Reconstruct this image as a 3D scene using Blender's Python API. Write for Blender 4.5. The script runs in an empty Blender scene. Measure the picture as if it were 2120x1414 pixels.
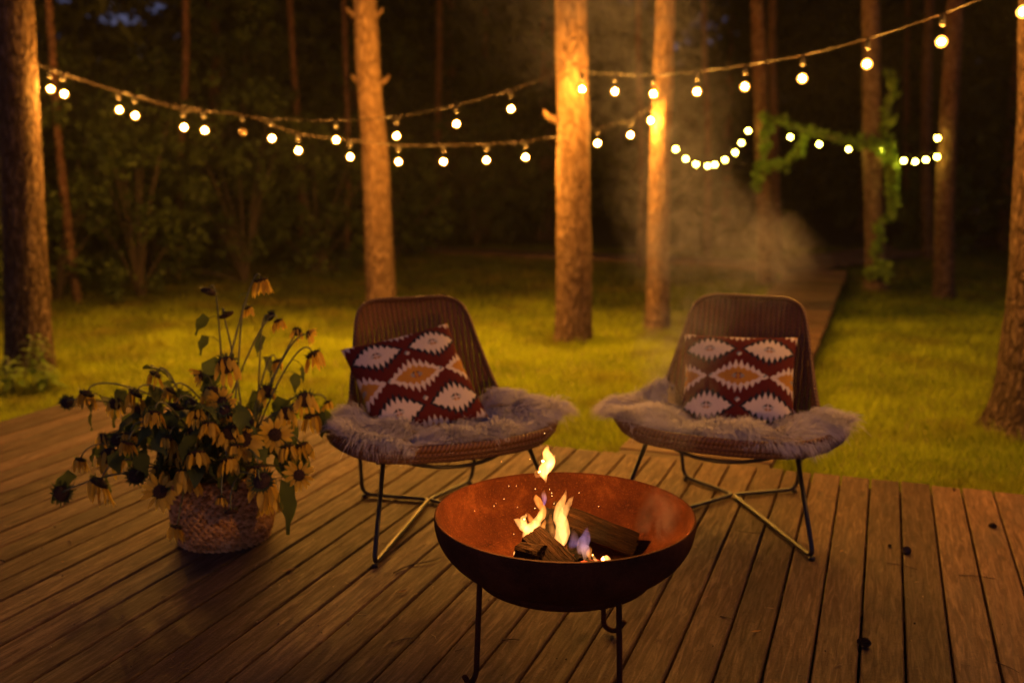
import bpy, math, random
import numpy as np
from mathutils import Vector, Matrix, noise, Quaternion
random.seed(7); rng = np.random.default_rng(7)
sc = bpy.context.scene
COL = sc.collection
R = math.radians
# ------------------------------------------------------------------ camera numbers
H = 1.35; TH = R(10.2); FP = 2061.0; CX, CY = 1060.0, 707.0
GZ = -0.15                                   # lawn level; the deck surface is z = 0
def ray(px, py):
    dy = py - CY
    return Vector((px - CX, FP*math.cos(TH) - dy*math.sin(TH), -(FP*math.sin(TH) + dy*math.cos(TH))))
def G(px, py, z=0.0):
    d = ray(px, py); t = (z - H)/d.z
    return Vector((d.x*t, d.y*t, z))
def P(px, py, Y):
    d = ray(px, py); t = Y/d.y
    return Vector((d.x*t, Y, H + d.z*t))
BA = R(20.5)                                 # boards run 20.5 degrees right of the view
BD = Vector((math.sin(BA), math.cos(BA), 0)); BP = Vector((math.cos(BA), -math.sin(BA), 0))
def deck_pt(t, s, z=0.0): return BP*t + BD*s + Vector((0, 0, z))
def lerp(a, b, t): return a + (b - a)*t
def fbm(v, o=4):
    return noise.fractal(v, 0.6, 2.0, o)
# ------------------------------------------------------------------ object helpers
def link(o, parent=None):
    COL.objects.link(o)
    if parent: o.parent = parent
    return o
def mesh(name, verts, faces, mat, parent=None, smooth=True, uvs=None):
    me = bpy.data.meshes.new(name)
    me.from_pydata([tuple(v) for v in verts], [], faces); 
    if smooth: me.polygons.foreach_set('use_smooth', [True]*len(me.polygons))
    if uvs is not None:
        ul = me.uv_layers.new(name='UVMap')
        li = np.zeros(len(me.loops), dtype=np.int32); me.loops.foreach_get('vertex_index', li)
        ul.data.foreach_set('uv', np.asarray(uvs, dtype=np.float32)[li].ravel())
    for m in (mat if isinstance(mat, (list, tuple)) else [mat]): me.materials.append(m)
    me.update()
    return link(bpy.data.objects.new(name, me), parent)
def npmesh(name, V, F, mat, parent=None, smooth=False, attr=None):
    """V (n,3) float, F (m,k) int with k = 3 or 4; attr is a per-vertex float called 'rnd'"""
    V = np.asarray(V, dtype=np.float32); F = np.asarray(F, dtype=np.int32); k = F.shape[1]
    me = bpy.data.meshes.new(name)
    me.vertices.add(len(V)); me.vertices.foreach_set('co', V.ravel())
    me.loops.add(F.size); me.loops.foreach_set('vertex_index', F.ravel())
    me.polygons.add(len(F)); me.polygons.foreach_set('loop_start', np.arange(0, F.size, k, dtype=np.int32))
    me.polygons.foreach_set('loop_total', np.full(len(F), k, dtype=np.int32))
    if smooth: me.polygons.foreach_set('use_smooth', np.ones(len(F), dtype=bool))
    if attr is not None:
        a = me.attributes.new('rnd', 'FLOAT', 'POINT'); a.data.foreach_set('value', np.asarray(attr, dtype=np.float32))
    me.update(calc_edges=True); me.validate()
    me.materials.append(mat)
    return link(bpy.data.objects.new(name, me), parent)
def tag(o, label, cat, group=None):
    o['label'] = label; o['category'] = cat
    if group: o['group'] = group
    return o
def thing(name, label, cat, loc=(0, 0, 0), rz=0.0, group=None):
    o = bpy.data.objects.new(name, None); COL.objects.link(o)
    o.location = loc; o.rotation_euler = (0, 0, rz); o.empty_display_size = .1
    return tag(o, label, cat, group)
def kind(o, k): o['kind'] = k; return o
def copy_tree(o, parent=None):
    c = o.copy(); COL.objects.link(c); c.parent = parent
    for ch in list(o.children): copy_tree(ch, c)
    return c
class MB:
    def __init__(s): s.v = []; s.f = []; s.uv = []
    def add(s, vs, fs, uvs=None):
        b = len(s.v); s.v += [Vector(v) for v in vs]; s.f += [tuple(i + b for i in f) for f in fs]
        s.uv += list(uvs) if uvs is not None else [(0, 0)]*len(vs)
    def box(s, c, d, rot=None):
        c = Vector(c); vs = []
        for x in (-.5, .5):
            for y in (-.5, .5):
                for z in (-.5, .5):
                    p = Vector((x*d[0], y*d[1], z*d[2]))
                    if rot is not None: p = rot @ p
                    vs.append(c + p)
        s.add(vs, [(0,1,3,2),(4,6,7,5),(0,4,5,1),(2,3,7,6),(0,2,6,4),(1,5,7,3)])
    def tube(s, pts, rad, n=10, caps=True, closed=False, flat=None):
        pts = [Vector(p) for p in pts]; m = len(pts)
        if not hasattr(rad, '__len__'): rad = [rad]*m
        T = []
        for i in range(m):
            a = pts[(i-1) % m] if closed else pts[max(i-1, 0)]; b = pts[(i+1) % m] if closed else pts[min(i+1, m-1)]
            d = b - a; T.append(d.normalized() if d.length > 1e-9 else Vector((0, 0, 1)))
        N = T[0].orthogonal().normalized(); vs = []; uv = []; L = 0
        for i in range(m):
            if i:
                q = T[i-1].rotation_difference(T[i]); N = (q @ N); L += (pts[i]-pts[i-1]).length
            N = (N - T[i]*N.dot(T[i])).normalized(); B = T[i].cross(N)
            for k in range(n):
                a = 2*math.pi*k/n
                vs.append(pts[i] + (N*math.cos(a) + B*math.sin(a))*rad[i]); uv.append((L, k/n))
        fs = []
        for i in range(m if closed else m-1):
            j = (i+1) % m
            for k in range(n):
                k2 = (k+1) % n
                fs.append((i*n+k, i*n+k2, j*n+k2, j*n+k))
        if caps and not closed:
            fs.append(tuple(range(n-1, -1, -1))); fs.append(tuple((m-1)*n+k for k in range(n)))
        s.add(vs, fs, uv)
    def lathe(s, prof, n=48, c=(0, 0, 0), closed=True):
        c = Vector(c); vs = []; m = len(prof)
        for r, z in prof:
            for k in range(n):
                a = 2*math.pi*k/n; vs.append(c + Vector((r*math.cos(a), r*math.sin(a), z)))
        fs = []
        for i in range(m if closed else m-1):
            j = (i+1) % m
            for k in range(n):
                k2 = (k+1) % n; fs.append((i*n+k, i*n+k2, j*n+k2, j*n+k))
        s.add(vs, fs)
    def build(s, name, mat, parent=None, smooth=True, uv=False):
        return mesh(name, s.v, s.f, mat, parent, smooth, s.uv if uv else None)
def bez(p0, p1, p2, p3, n=14):
    out = []
    for i in range(n+1):
        t = i/n; u = 1-t
        out.append(p0*u**3 + p1*3*u*u*t + p2*3*u*t*t + p3*t**3)
    return out
def spline(pts, n=8):
    pts = [Vector(p) for p in pts]; out = []
    for i in range(len(pts)-1):
        p0 = pts[max(i-1, 0)]; p1 = pts[i]; p2 = pts[i+1]; p3 = pts[min(i+2, len(pts)-1)]
        for k in range(n):
            t = k/n
            out.append(.5*((2*p1) + (p2-p0)*t + (2*p0-5*p1+4*p2-p3)*t*t + (3*p1-p0-3*p2+p3)*t**3))
    out.append(pts[-1]); return out
def rounded(pts, r=.03, n=5):
    """polyline with its inner corners rounded"""
    pts = [Vector(p) for p in pts]; out = [pts[0]]
    for i in range(1, len(pts)-1):
        a, b, c = pts[i-1], pts[i], pts[i+1]
        u = (a-b); v = (c-b); ru = min(r, u.length*.45); rv = min(r, v.length*.45)
        p0 = b + u.normalized()*ru; p2 = b + v.normalized()*rv
        for k in range(n+1):
            t = k/n; out.append(p0*(1-t)**2 + b*2*t*(1-t) + p2*t*t)
    out.append(pts[-1]); return out
# ------------------------------------------------------------------ materials
class NT:
    def __init__(s, name):
        s.m = bpy.data.materials.new(name); s.m.use_nodes = True; s.t = s.m.node_tree; s.t.nodes.clear()
        s.out = s.n('ShaderNodeOutputMaterial')
    def n(s, ty, **kw):
        nd = s.t.nodes.new(ty)
        for k, v in kw.items(): setattr(nd, k, v)
        return nd
    def l(s, a, b): s.t.links.new(a, b)
    def coord(s, which='Object', scale=(1, 1, 1), rot=(0, 0, 0)):
        tc = s.n('ShaderNodeTexCoord'); mp = s.n('ShaderNodeMapping')
        mp.inputs['Scale'].default_value = scale; mp.inputs['Rotation'].default_value = rot
        s.l(tc.outputs[which], mp.inputs['Vector']); return mp.outputs['Vector']
    def noise(s, vec, scale, detail=4, rough=.55, dist=0.0):
        nd = s.n('ShaderNodeTexNoise'); nd.inputs['Scale'].default_value = scale
        nd.inputs['Detail'].default_value = detail; nd.inputs['Roughness'].default_value = rough
        nd.inputs['Distortion'].default_value = dist
        if vec is not None: s.l(vec, nd.inputs['Vector'])
        return nd.outputs['Fac']
    def ramp(s, fac, stops):
        r = s.n('ShaderNodeValToRGB'); e = r.color_ramp.elements
        while len(e) > 1: e.remove(e[-1])
        e[0].position = stops[0][0]; e[0].color = (*stops[0][1], 1)
        for p, c in stops[1:]:
            x = e.new(p); x.color = (*c, 1)
        s.l(fac, r.inputs[0]); return r.outputs[0]
    def math(s, op, a, b=None, clamp=False):
        m = s.n('ShaderNodeMath', operation=op, use_clamp=clamp)
        for i, x in enumerate((a, b)):
            if x is None: continue
            if isinstance(x, (int, float)): m.inputs[i].default_value = x
            else: s.l(x, m.inputs[i])
        return m.outputs[0]
    def maprange(s, v, a, b, c=0.0, d=1.0):
        m = s.n('ShaderNodeMapRange'); m.clamp = True
        for i, x in zip((1, 2, 3, 4), (a, b, c, d)): m.inputs[i].default_value = x
        s.l(v, m.inputs[0]); return m.outputs[0]
    def mix(s, fac, a, b, mode='MIX'):
        m = s.n('ShaderNodeMix', data_type='RGBA', blend_type=mode)
        for i, x in ((0, fac), (6, a), (7, b)):
            if isinstance(x, (int, float)): m.inputs[i].default_value = x
            elif isinstance(x, tuple): m.inputs[i].default_value = (*x, 1)
            else: s.l(x, m.inputs[i])
        return m.outputs[2]
    def bsdf(s, color=None, rough=.6, metal=0.0, bump=None, bs=.3, bd=.01, spec=None, alpha=None, sss=None):
        b = s.n('ShaderNodeBsdfPrincipled')
        if isinstance(color, tuple): b.inputs['Base Color'].default_value = (*color, 1)
        elif color is not None: s.l(color, b.inputs['Base Color'])
        if isinstance(rough, (int, float)): b.inputs['Roughness'].default_value = rough
        else: s.l(rough, b.inputs['Roughness'])
        b.inputs['Metallic'].default_value = metal
        if spec is not None: b.inputs['Specular IOR Level'].default_value = spec
        if alpha is not None: s.l(alpha, b.inputs['Alpha'])
        if bump is not None:
            bp = s.n('ShaderNodeBump'); bp.inputs['Strength'].default_value = bs; bp.inputs['Distance'].default_value = bd
            s.l(bump, bp.inputs['Height']); s.l(bp.outputs[0], b.inputs['Normal'])
        s.l(b.outputs[0], s.out.inputs['Surface']); return b
def mat_plain(name, color, rough=.6, metal=0.0, spec=None):
    t = NT(name); t.bsdf(color, rough, metal, spec=spec); return t.m
def mat_leaf(name, c1, c2, trans=.25, rough=.55, scale=6, edge=False):
    t = NT(name)
    a = t.n('ShaderNodeAttribute', attribute_name='rnd')
    n = t.noise(t.coord('Object'), scale, 2)
    f = t.math('ADD', t.math('MULTIPLY', a.outputs['Fac'], .6), t.math('MULTIPLY', n, .4))
    c = t.ramp(f, [(.2, c1), (.75, c2)])
    if edge: c = t.mix(t.math('MULTIPLY', far_lawn_dim(t), .86), c, (.03, .034, .01))  # far blades darker: forest floor tone, and light falloff put into the colour
    if edge: c = t.mix(t.maprange(t.noise(t.coord('Object'), 1.7, 4, .65), .50, .68, 0, .6), c, (.21, .15, .025))
    b = t.n('ShaderNodeBsdfPrincipled'); t.l(c, b.inputs['Base Color']); b.inputs['Roughness'].default_value = rough
    b.inputs['Specular IOR Level'].default_value = .12
    tr = t.n('ShaderNodeBsdfTranslucent'); t.l(c, tr.inputs['Color'])
    mx = t.n('ShaderNodeMixShader'); mx.inputs[0].default_value = trans
    t.l(b.outputs[0], mx.inputs[1]); t.l(tr.outputs[0], mx.inputs[2]); t.l(mx.outputs[0], t.out.inputs['Surface'])
    return t.m
def mat_deck():
    t = NT('weathered_boards')
    uv = t.n('ShaderNodeUVMap', uv_map='UVMap').outputs[0]
    a = t.n('ShaderNodeAttribute', attribute_name='rnd').outputs['Fac']
    mp = t.n('ShaderNodeMapping'); mp.inputs['Scale'].default_value = (3.2, 30, 1); t.l(uv, mp.inputs['Vector'])
    cmb = t.n('ShaderNodeCombineXYZ'); t.l(t.math('MULTIPLY', a, 37.0), cmb.inputs[2])
    va = t.n('ShaderNodeVectorMath', operation='ADD'); t.l(mp.outputs[0], va.inputs[0]); t.l(cmb.outputs[0], va.inputs[1])
    grain = t.noise(va.outputs[0], 2.2, 6, .6, .9)
    # growth rings: long loops of darker summer wood
    mp2 = t.n('ShaderNodeMapping'); mp2.inputs['Scale'].default_value = (.55, 9, 1); t.l(uv, mp2.inputs['Vector'])
    va2 = t.n('ShaderNodeVectorMath', operation='ADD'); t.l(mp2.outputs[0], va2.inputs[0]); t.l(cmb.outputs[0], va2.inputs[1])
    ringn = t.noise(va2.outputs[0], 1.0, 2, .4, .3)
    ring = t.math('FRACT', t.math('MULTIPLY', ringn, 16.0))
    ring = t.math('ABSOLUTE', t.math('SUBTRACT', ring, .5))
    mp3 = t.n('ShaderNodeMapping'); mp3.inputs['Scale'].default_value = (1, 2.5, 1); t.l(uv, mp3.inputs['Vector'])
    va3 = t.n('ShaderNodeVectorMath', operation='ADD'); t.l(mp3.outputs[0], va3.inputs[0]); t.l(cmb.outputs[0], va3.inputs[1])
    stain = t.noise(va3.outputs[0], 3.0, 4, .6)
    big = t.noise(t.coord('Object'), 1.1, 3)
    c = t.ramp(grain, [(.25, (.060, .031, .016)), (.5, (.142, .077, .041)), (.70, (.27, .155, .086))])
    c = t.mix(t.math('MULTIPLY', t.maprange(ring, .0, .16, 1, 0), .45), c, (.075, .05, .035))
    c = t.mix(t.maprange(stain, .45, .75, 0, .55), c, (.065, .05, .04))
    c = t.mix(t.maprange(stain, .2, .36, .35, 0), c, (.29, .175, .10))
    sp_ = t.noise(t.coord('Object'), 95, 3, .7); c = t.mix(t.maprange(sp_, .55, .72, 0, .55), c, (.055, .033, .02)); c = t.mix(t.maprange(sp_, .26, .4, .4, 0), c, (.32, .195, .115))
    c = t.mix(t.maprange(big, .35, .65, 0, .3), c, (.10, .068, .042))
    br = t.n('ShaderNodeHueSaturation'); t.l(c, br.inputs['Color']); t.l(t.maprange(a, 0, 1, .6, 1.3), br.inputs['Value'])
    # small knots
    vo = t.n('ShaderNodeTexVoronoi'); vo.inputs['Scale'].default_value = 1.0
    mp4 = t.n('ShaderNodeMapping'); mp4.inputs['Scale'].default_value = (2.1, 6.5, 1); t.l(uv, mp4.inputs['Vector'])
    va4 = t.n('ShaderNodeVectorMath', operation='ADD'); t.l(mp4.outputs[0], va4.inputs[0]); t.l(cmb.outputs[0], va4.inputs[1]); t.l(va4.outputs[0], vo.inputs['Vector'])
    kn = t.maprange(vo.outputs['Distance'], .05, .11, .8, 0)
    c = t.mix(kn, br.outputs[0], (.05, .03, .02))
    rg = t.maprange(grain, .3, .7, .72, .5)
    h = t.math('SUBTRACT', t.math('ADD', t.math('ADD', grain, t.math('MULTIPLY', sp_, .6)), t.math('MULTIPLY', ring, .5)), kn)
    t.bsdf(c, rg, bump=h, bs=.6, bd=.004, spec=.14)
    return t.m
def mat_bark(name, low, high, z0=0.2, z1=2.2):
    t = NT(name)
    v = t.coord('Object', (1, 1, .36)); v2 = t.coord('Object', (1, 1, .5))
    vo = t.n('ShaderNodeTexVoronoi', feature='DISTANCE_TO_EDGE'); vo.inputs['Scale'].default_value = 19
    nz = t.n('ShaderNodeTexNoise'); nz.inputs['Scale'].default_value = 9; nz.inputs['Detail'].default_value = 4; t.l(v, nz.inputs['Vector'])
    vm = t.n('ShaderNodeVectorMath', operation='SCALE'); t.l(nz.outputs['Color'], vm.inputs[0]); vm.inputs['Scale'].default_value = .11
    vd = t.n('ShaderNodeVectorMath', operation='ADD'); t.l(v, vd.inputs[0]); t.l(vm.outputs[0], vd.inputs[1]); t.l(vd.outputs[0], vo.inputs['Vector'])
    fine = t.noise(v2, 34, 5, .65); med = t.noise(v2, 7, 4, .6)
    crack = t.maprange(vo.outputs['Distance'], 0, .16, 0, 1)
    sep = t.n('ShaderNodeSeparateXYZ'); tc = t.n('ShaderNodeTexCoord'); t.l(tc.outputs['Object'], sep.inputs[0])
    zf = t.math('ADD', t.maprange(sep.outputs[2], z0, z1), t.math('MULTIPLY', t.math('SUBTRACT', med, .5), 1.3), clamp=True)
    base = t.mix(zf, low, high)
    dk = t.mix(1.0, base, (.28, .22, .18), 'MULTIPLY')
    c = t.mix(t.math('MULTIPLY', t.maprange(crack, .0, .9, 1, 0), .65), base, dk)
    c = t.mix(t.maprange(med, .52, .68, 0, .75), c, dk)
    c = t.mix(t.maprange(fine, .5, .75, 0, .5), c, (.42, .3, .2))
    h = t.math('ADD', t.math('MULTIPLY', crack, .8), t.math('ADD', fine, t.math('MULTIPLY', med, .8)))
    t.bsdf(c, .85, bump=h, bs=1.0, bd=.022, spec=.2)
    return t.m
def mat_rust(name, c1, c2, c3, rough=.7, bumpd=.002):
    t = NT(name); v = t.coord('Object')
    a = t.noise(v, 7, 6, .65, .4); b = t.noise(v, 55, 5, .7); d = t.noise(v, 230, 3, .7)
    c = t.ramp(a, [(.3, c1), (.52, c2), (.72, c3)])
    c = t.mix(t.maprange(b, .45, .72, 0, .6), c, c1)
    c = t.mix(t.maprange(b, .56, .74, 0, .55), c, c3)
    c = t.mix(t.maprange(d, .56, .74, 0, .45), c, tuple(min(1, x*1.8) for x in c3))
    st = t.noise(v, 3.1, 4, .6); c = t.mix(t.maprange(st, .50, .70, 0, .6), c, (.018, .010, .008))
    t.bsdf(c, .88, metal=0, bump=t.math('ADD', b, d), bs=.7, bd=bumpd, spec=.08); return t.m
def mat_emit(name, col, st):
    t = NT(name); e = t.n('ShaderNodeEmission'); e.inputs[0].default_value = (*col, 1); e.inputs[1].default_value = st
    t.l(e.outputs[0], t.out.inputs['Surface']); return t.m
def mat_rattan():
    t = NT('woven_rattan'); uv = t.n('ShaderNodeUVMap', uv_map='UVMap').outputs[0]
    sp = t.n('ShaderNodeSeparateXYZ'); t.l(uv, sp.inputs[0])
    a, s_ = sp.outputs[0], sp.outputs[1]
    stake = t.math('ABSOLUTE', t.math('SUBTRACT', t.math('FRACT', t.math('MULTIPLY', a, 1/.021)), .5))      # .5 at a stake
    row = t.math('FLOOR', t.math('MULTIPLY', s_, 1/.0075))
    odd = t.math('MODULO', row, 2.0)
    sh = t.math('FRACT', t.math('ADD', t.math('MULTIPLY', a, 1/.042), t.math('MULTIPLY', odd, .5)))
    weave = t.math('ABSOLUTE', t.math('SUBTRACT', sh, .5))
    wr = t.math('ABSOLUTE', t.math('SUBTRACT', t.math('FRACT', t.math('MULTIPLY', s_, 1/.0075)), .5))
    nz = t.noise(t.coord('Object'), 60, 3)
    h = t.math('ADD', t.math('MULTIPLY', stake, 1.6), t.math('ADD', t.math('MULTIPLY', weave, 1.2), t.math('MULTIPLY', wr, -1.0)))
    c = t.ramp(t.math('ADD', t.math('MULTIPLY', stake, 1.3), t.math('MULTIPLY', t.math('ADD', nz, weave), .3)), [(.2, (.06, .022, .01)), (.55, (.16, .058, .026)), (.95, (.28, .11, .05))])
    c = t.mix(t.maprange(t.noise(t.coord('Object'), 5, 3), .4, .7, 0, .4), c, (.12, .05, .025))
    hole = t.math('MULTIPLY', t.math('LESS_THAN', stake, .045), t.math('LESS_THAN', wr, .22))
    alpha = t.math('SUBTRACT', 1.0, t.math('MULTIPLY', hole, 1.0))
    t.bsdf(c, .55, bump=h, bs=.9, bd=.004, alpha=alpha, spec=.35); return t.m
def mat_wrap():
    t = NT('wrapped_rattan_rim'); uv = t.n('ShaderNodeUVMap', uv_map='UVMap').outputs[0]
    sp = t.n('ShaderNodeSeparateXYZ'); t.l(uv, sp.inputs[0])
    w = t.math('ABSOLUTE', t.math('SUBTRACT', t.math('FRACT', t.math('ADD', t.math('MULTIPLY', sp.outputs[0], 1/.016), t.math('MULTIPLY', sp.outputs[1], 2.0))), .5))
    c = t.ramp(w, [(0, (.04, .016, .009)), (.14, (.13, .058, .03)), (.5, (.20, .095, .05))])
    t.bsdf(c, .5, bump=w, bs=1.0, bd=.006, spec=.35); return t.m
def mat_attrcol(name, rough=.9, bscale=900):
    t = NT(name); a = t.n('ShaderNodeAttribute', attribute_name='Col')
    n = t.noise(t.coord('Object'), bscale, 2)
    c = t.mix(t.maprange(n, .3, .7, 0, .25), a.outputs['Color'], (.02, .015, .015))
    t.bsdf(c, rough, bump=n, bs=.3, bd=.001, spec=.15)
    return t.m
def mat_flame(name, z0, z1, stops, strength):
    """glowing gas: brightness by how much of it the sight line crosses"""
    t = NT(name)
    tc = t.n('ShaderNodeTexCoord'); sp = t.n('ShaderNodeSeparateXYZ'); t.l(tc.outputs['Object'], sp.inputs[0])
    f = t.maprange(sp.outputs[2], z0, z1)
    n = t.noise(t.coord('Object', (1, 1, .35)), 60, 3, .6, .8)
    c = t.ramp(f, stops)
    e = t.n('ShaderNodeEmission'); t.l(c, e.inputs[0])
    t.l(t.math('MULTIPLY', t.maprange(n, .34, .66, .45, 1.5), strength), e.inputs[1])
    t.l(e.outputs[0], t.out.inputs['Volume']); return t.m

M = {}
M['deck'] = mat_deck()
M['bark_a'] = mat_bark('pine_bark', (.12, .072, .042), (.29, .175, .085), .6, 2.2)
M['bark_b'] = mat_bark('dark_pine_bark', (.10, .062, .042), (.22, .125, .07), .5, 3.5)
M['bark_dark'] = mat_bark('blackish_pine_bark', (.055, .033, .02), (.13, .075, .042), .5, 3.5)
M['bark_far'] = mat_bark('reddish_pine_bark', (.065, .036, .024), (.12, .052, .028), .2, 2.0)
M['leaf_dark'] = mat_leaf('forest_leaves', (.018, .022, .006), (.045, .055, .014))
M['leaf_bush'] = mat_leaf('shrub_leaves', (.018, .03, .007), (.062, .085, .02), .3)
M['twig'] = mat_plain('dark_shrub_stem', (.04, .026, .016), .8)
M['needles'] = mat_leaf('pine_needle_sprays', (.015, .028, .012), (.05, .07, .022), .1)
M['vine'] = mat_leaf('hop_vine_leaves', (.09, .16, .02), (.24, .34, .05), .4)
M['sun_leaf'] = mat_leaf('sunflower_leaves', (.05, .08, .03), (.14, .19, .06), .4)
M['petal'] = mat_leaf('sunflower_petals', (.62, .38, .03), (.92, .70, .09), .3, .6, 30)
M['sepal'] = mat_leaf('green_sepals', (.05, .075, .02), (.12, .15, .045), .2)
M['stem'] = mat_plain('sunflower_stem', (.16, .18, .065), .6)
M['metal'] = mat_plain('black_painted_steel', (.018, .016, .015), .38, .0, .6)
M['cable'] = mat_plain('brown_rubber_cable', (.016, .010, .006), .6, 0, .2)
M['socket'] = mat_plain('brown_lamp_socket', (.012, .008, .005), .5, 0, .3)
BC = (1.0, .405, .05)
M['core'] = mat_emit('glowing_filament', BC, 5200.0)
t = NT('frosted_warm_globe'); e = t.n('ShaderNodeEmission'); e.inputs[0].default_value = (1, .40, .05, 1); e.inputs[1].default_value = 4.0
tr = t.n('ShaderNodeBsdfTransparent'); ad = t.n('ShaderNodeAddShader'); t.l(e.outputs[0], ad.inputs[0]); t.l(tr.outputs[0], ad.inputs[1]); t.l(ad.outputs[0], t.out.inputs['Surface']); M['bulb'] = t.m; t.m.cycles.emission_sampling = 'NONE'
M['bulb_far'] = mat_emit('lit_pale_bulb', (1.0, .78, .085), 130.0)
t = NT('unlit_bulb_glass'); t.bsdf((.07, .045, .025), .2, spec=.5); M['bulb_off'] = t.m
M['rattan'] = mat_rattan(); M['wrap'] = mat_wrap()
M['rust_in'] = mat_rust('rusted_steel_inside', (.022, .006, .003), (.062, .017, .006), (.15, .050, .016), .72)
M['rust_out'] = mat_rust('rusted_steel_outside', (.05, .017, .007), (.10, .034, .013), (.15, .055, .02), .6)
t = NT('dark_disc'); v = t.coord('Object'); vo = t.n('ShaderNodeTexVoronoi'); vo.inputs['Scale'].default_value = 330; t.l(v, vo.inputs['Vector'])
t.bsdf(t.ramp(vo.outputs['Distance'], [(0, (.14, .07, .03)), (.6, (.03, .014, .01))]), .9, bump=vo.outputs['Distance'], bs=1.0, bd=.003); M['disc'] = t.m
# =================================================================== CAMERA, WORLD
cam = bpy.data.cameras.new('camera'); cam.lens = 35.0; cam.sensor_width = 36.0; cam.clip_start = .05; cam.clip_end = 500
cam.lens = FP/2120*36
cam.dof.use_dof = True; cam.dof.focus_distance = 2.62; cam.dof.aperture_fstop = 1.7
co = bpy.data.objects.new('camera', cam); COL.objects.link(co); co.location = (0, 0, H); co.rotation_euler = (R(90)-TH, 0, 0); sc.camera = co
w = bpy.data.worlds.new('World'); sc.world = w; w.use_nodes = True; nt = w.node_tree; bg = nt.nodes['Background']
sky = nt.nodes.new('ShaderNodeTexSky'); sky.sky_type = 'NISHITA'; sky.sun_disc = False
sky.sun_elevation = R(1.0); sky.sun_rotation = R(200); sky.altitude = 100; sky.dust_density = .5; sky.ozone_density = 3
tint = nt.nodes.new('ShaderNodeMix'); tint.data_type = 'RGBA'; tint.blend_type = 'MULTIPLY'; tint.inputs[0].default_value = 1.0
tint.inputs[7].default_value = (.82, .58, .98, 1)
nt.links.new(sky.outputs[0], tint.inputs[6]); nt.links.new(tint.outputs[2], bg.inputs[0]); bg.inputs[1].default_value = .18
sc.view_settings.view_transform = 'Standard'; sc.view_settings.look = 'None'; sc.view_settings.exposure = 0.0; sc.view_settings.gamma = 1.0
try: sc.view_settings.use_curve_mapping = False
except Exception: pass
sc.render.engine = 'CYCLES'; cy = sc.cycles
cy.use_denoising = True; cy.max_bounces = 6; cy.diffuse_bounces = 3; cy.glossy_bounces = 2; cy.transparent_max_bounces = 12
cy.volume_bounces = 0; cy.use_adaptive_sampling = True; cy.adaptive_threshold = .035; cy.sample_clamp_indirect = 4.0; cy.sample_clamp_direct = 0; cy.caustics_reflective = False; cy.caustics_refractive = False
try: cy.denoising_prefilter = 'ACCURATE'; cy.denoising_input_passes = 'RGB_ALBEDO_NORMAL'
except Exception: pass
try: cy.use_light_tree = True
except Exception: pass
cy.volume_step_rate = 1.0; cy.volume_max_steps = 48

# =================================================================== GROUND + GRASS
def gheight(x, y):
    r = noise.noise(Vector((x*.35, y*.35, 3.3)))*.05
    far = max(0, y-9)*.012
    return GZ + (r if y > 5.5 else r*max(0, (y-4.6)/.9)*(1 if y > 4.6 else 0)) + far*(1 if x < 3 else .5)
vs = []; fs = []; xs = [-120, -60, -30, -18] + [x*.5 for x in range(-24, 29)] + [18, 30, 60, 120]; ys = [-40, -15, -5, 0, 2] + [y*.5 for y in range(6, 50)] + [26, 30, 40, 60, 120]
for y in ys:
    for x in xs:
        vs.append((x, y, gheight(x, y)))
nx = len(xs)
for j in range(len(ys)-1):
    for i in range(nx-1): fs.append((j*nx+i, j*nx+i+1, (j+1)*nx+i+1, (j+1)*nx+i))
def far_lawn_dim(t):
    '''0 on the near lawn, 1 far off: forest floor tone plus painted-in light falloff'''
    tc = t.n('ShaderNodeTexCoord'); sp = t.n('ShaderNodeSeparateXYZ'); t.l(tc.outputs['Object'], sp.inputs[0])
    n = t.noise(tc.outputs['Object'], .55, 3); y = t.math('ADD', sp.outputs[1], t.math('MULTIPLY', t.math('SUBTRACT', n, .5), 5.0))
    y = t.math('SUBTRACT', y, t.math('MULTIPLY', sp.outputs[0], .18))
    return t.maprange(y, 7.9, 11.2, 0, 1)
t = NT('lawn_soil'); v = t.coord('Object'); n1 = t.noise(v, 1.3, 5, .6); n2 = t.noise(v, 25, 4, .65)
c = t.ramp(n2, [(.3, (.09, .11, .010)), (.7, (.25, .27, .022))]); c = t.mix(t.maprange(n1, .45, .7, 0, .6), c, (.14, .11, .04))
c = t.mix(far_lawn_dim(t), c, (.035, .028, .012))  # dark far ground: forest floor, with the fading light painted in
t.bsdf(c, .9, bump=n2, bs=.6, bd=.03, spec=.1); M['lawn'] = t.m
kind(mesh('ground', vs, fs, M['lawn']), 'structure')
def on_deck_or_path(x, y, m=0.0):
    tt = x*BP.x + y*BP.y; ss = x*BD.x + y*BD.y
    if ss < 4.43 + m and tt > -4.33 - m: return True
    return -1.15 - m < tt < -.43 + m and 4.4 < ss < 13.6
N = 230000
yy = 4.2 + (rng.random(N)**1.35)*12.5; xx = (rng.random(N)*2-1)*(.60*yy + .8)
tt = xx*BP.x + yy*BP.y; ss = xx*BD.x + yy*BD.y
keep = ~(((ss < 4.45) & (tt > -4.36)) | ((tt > -1.17) & (tt < -.41) & (ss < 13.6)))
xx = xx[keep]; yy = yy[keep]; n = len(xx)
zz = np.array([gheight(a, b) for a, b in zip(xx, yy)])
clump = np.array([noise.noise(Vector((a*2.2, b*2.2, 9))) for a, b in zip(xx, yy)])
hh = (.02 + .022*rng.random(n) + .03*np.clip(clump, 0, 1)) * (1 + yy*.05); wd = .0028*(1 + yy*.22); ang = rng.random(n)*6.283
lx = (rng.random(n)-.5)*hh*1.3; ly = (rng.random(n)-.5)*hh*1.3
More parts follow.
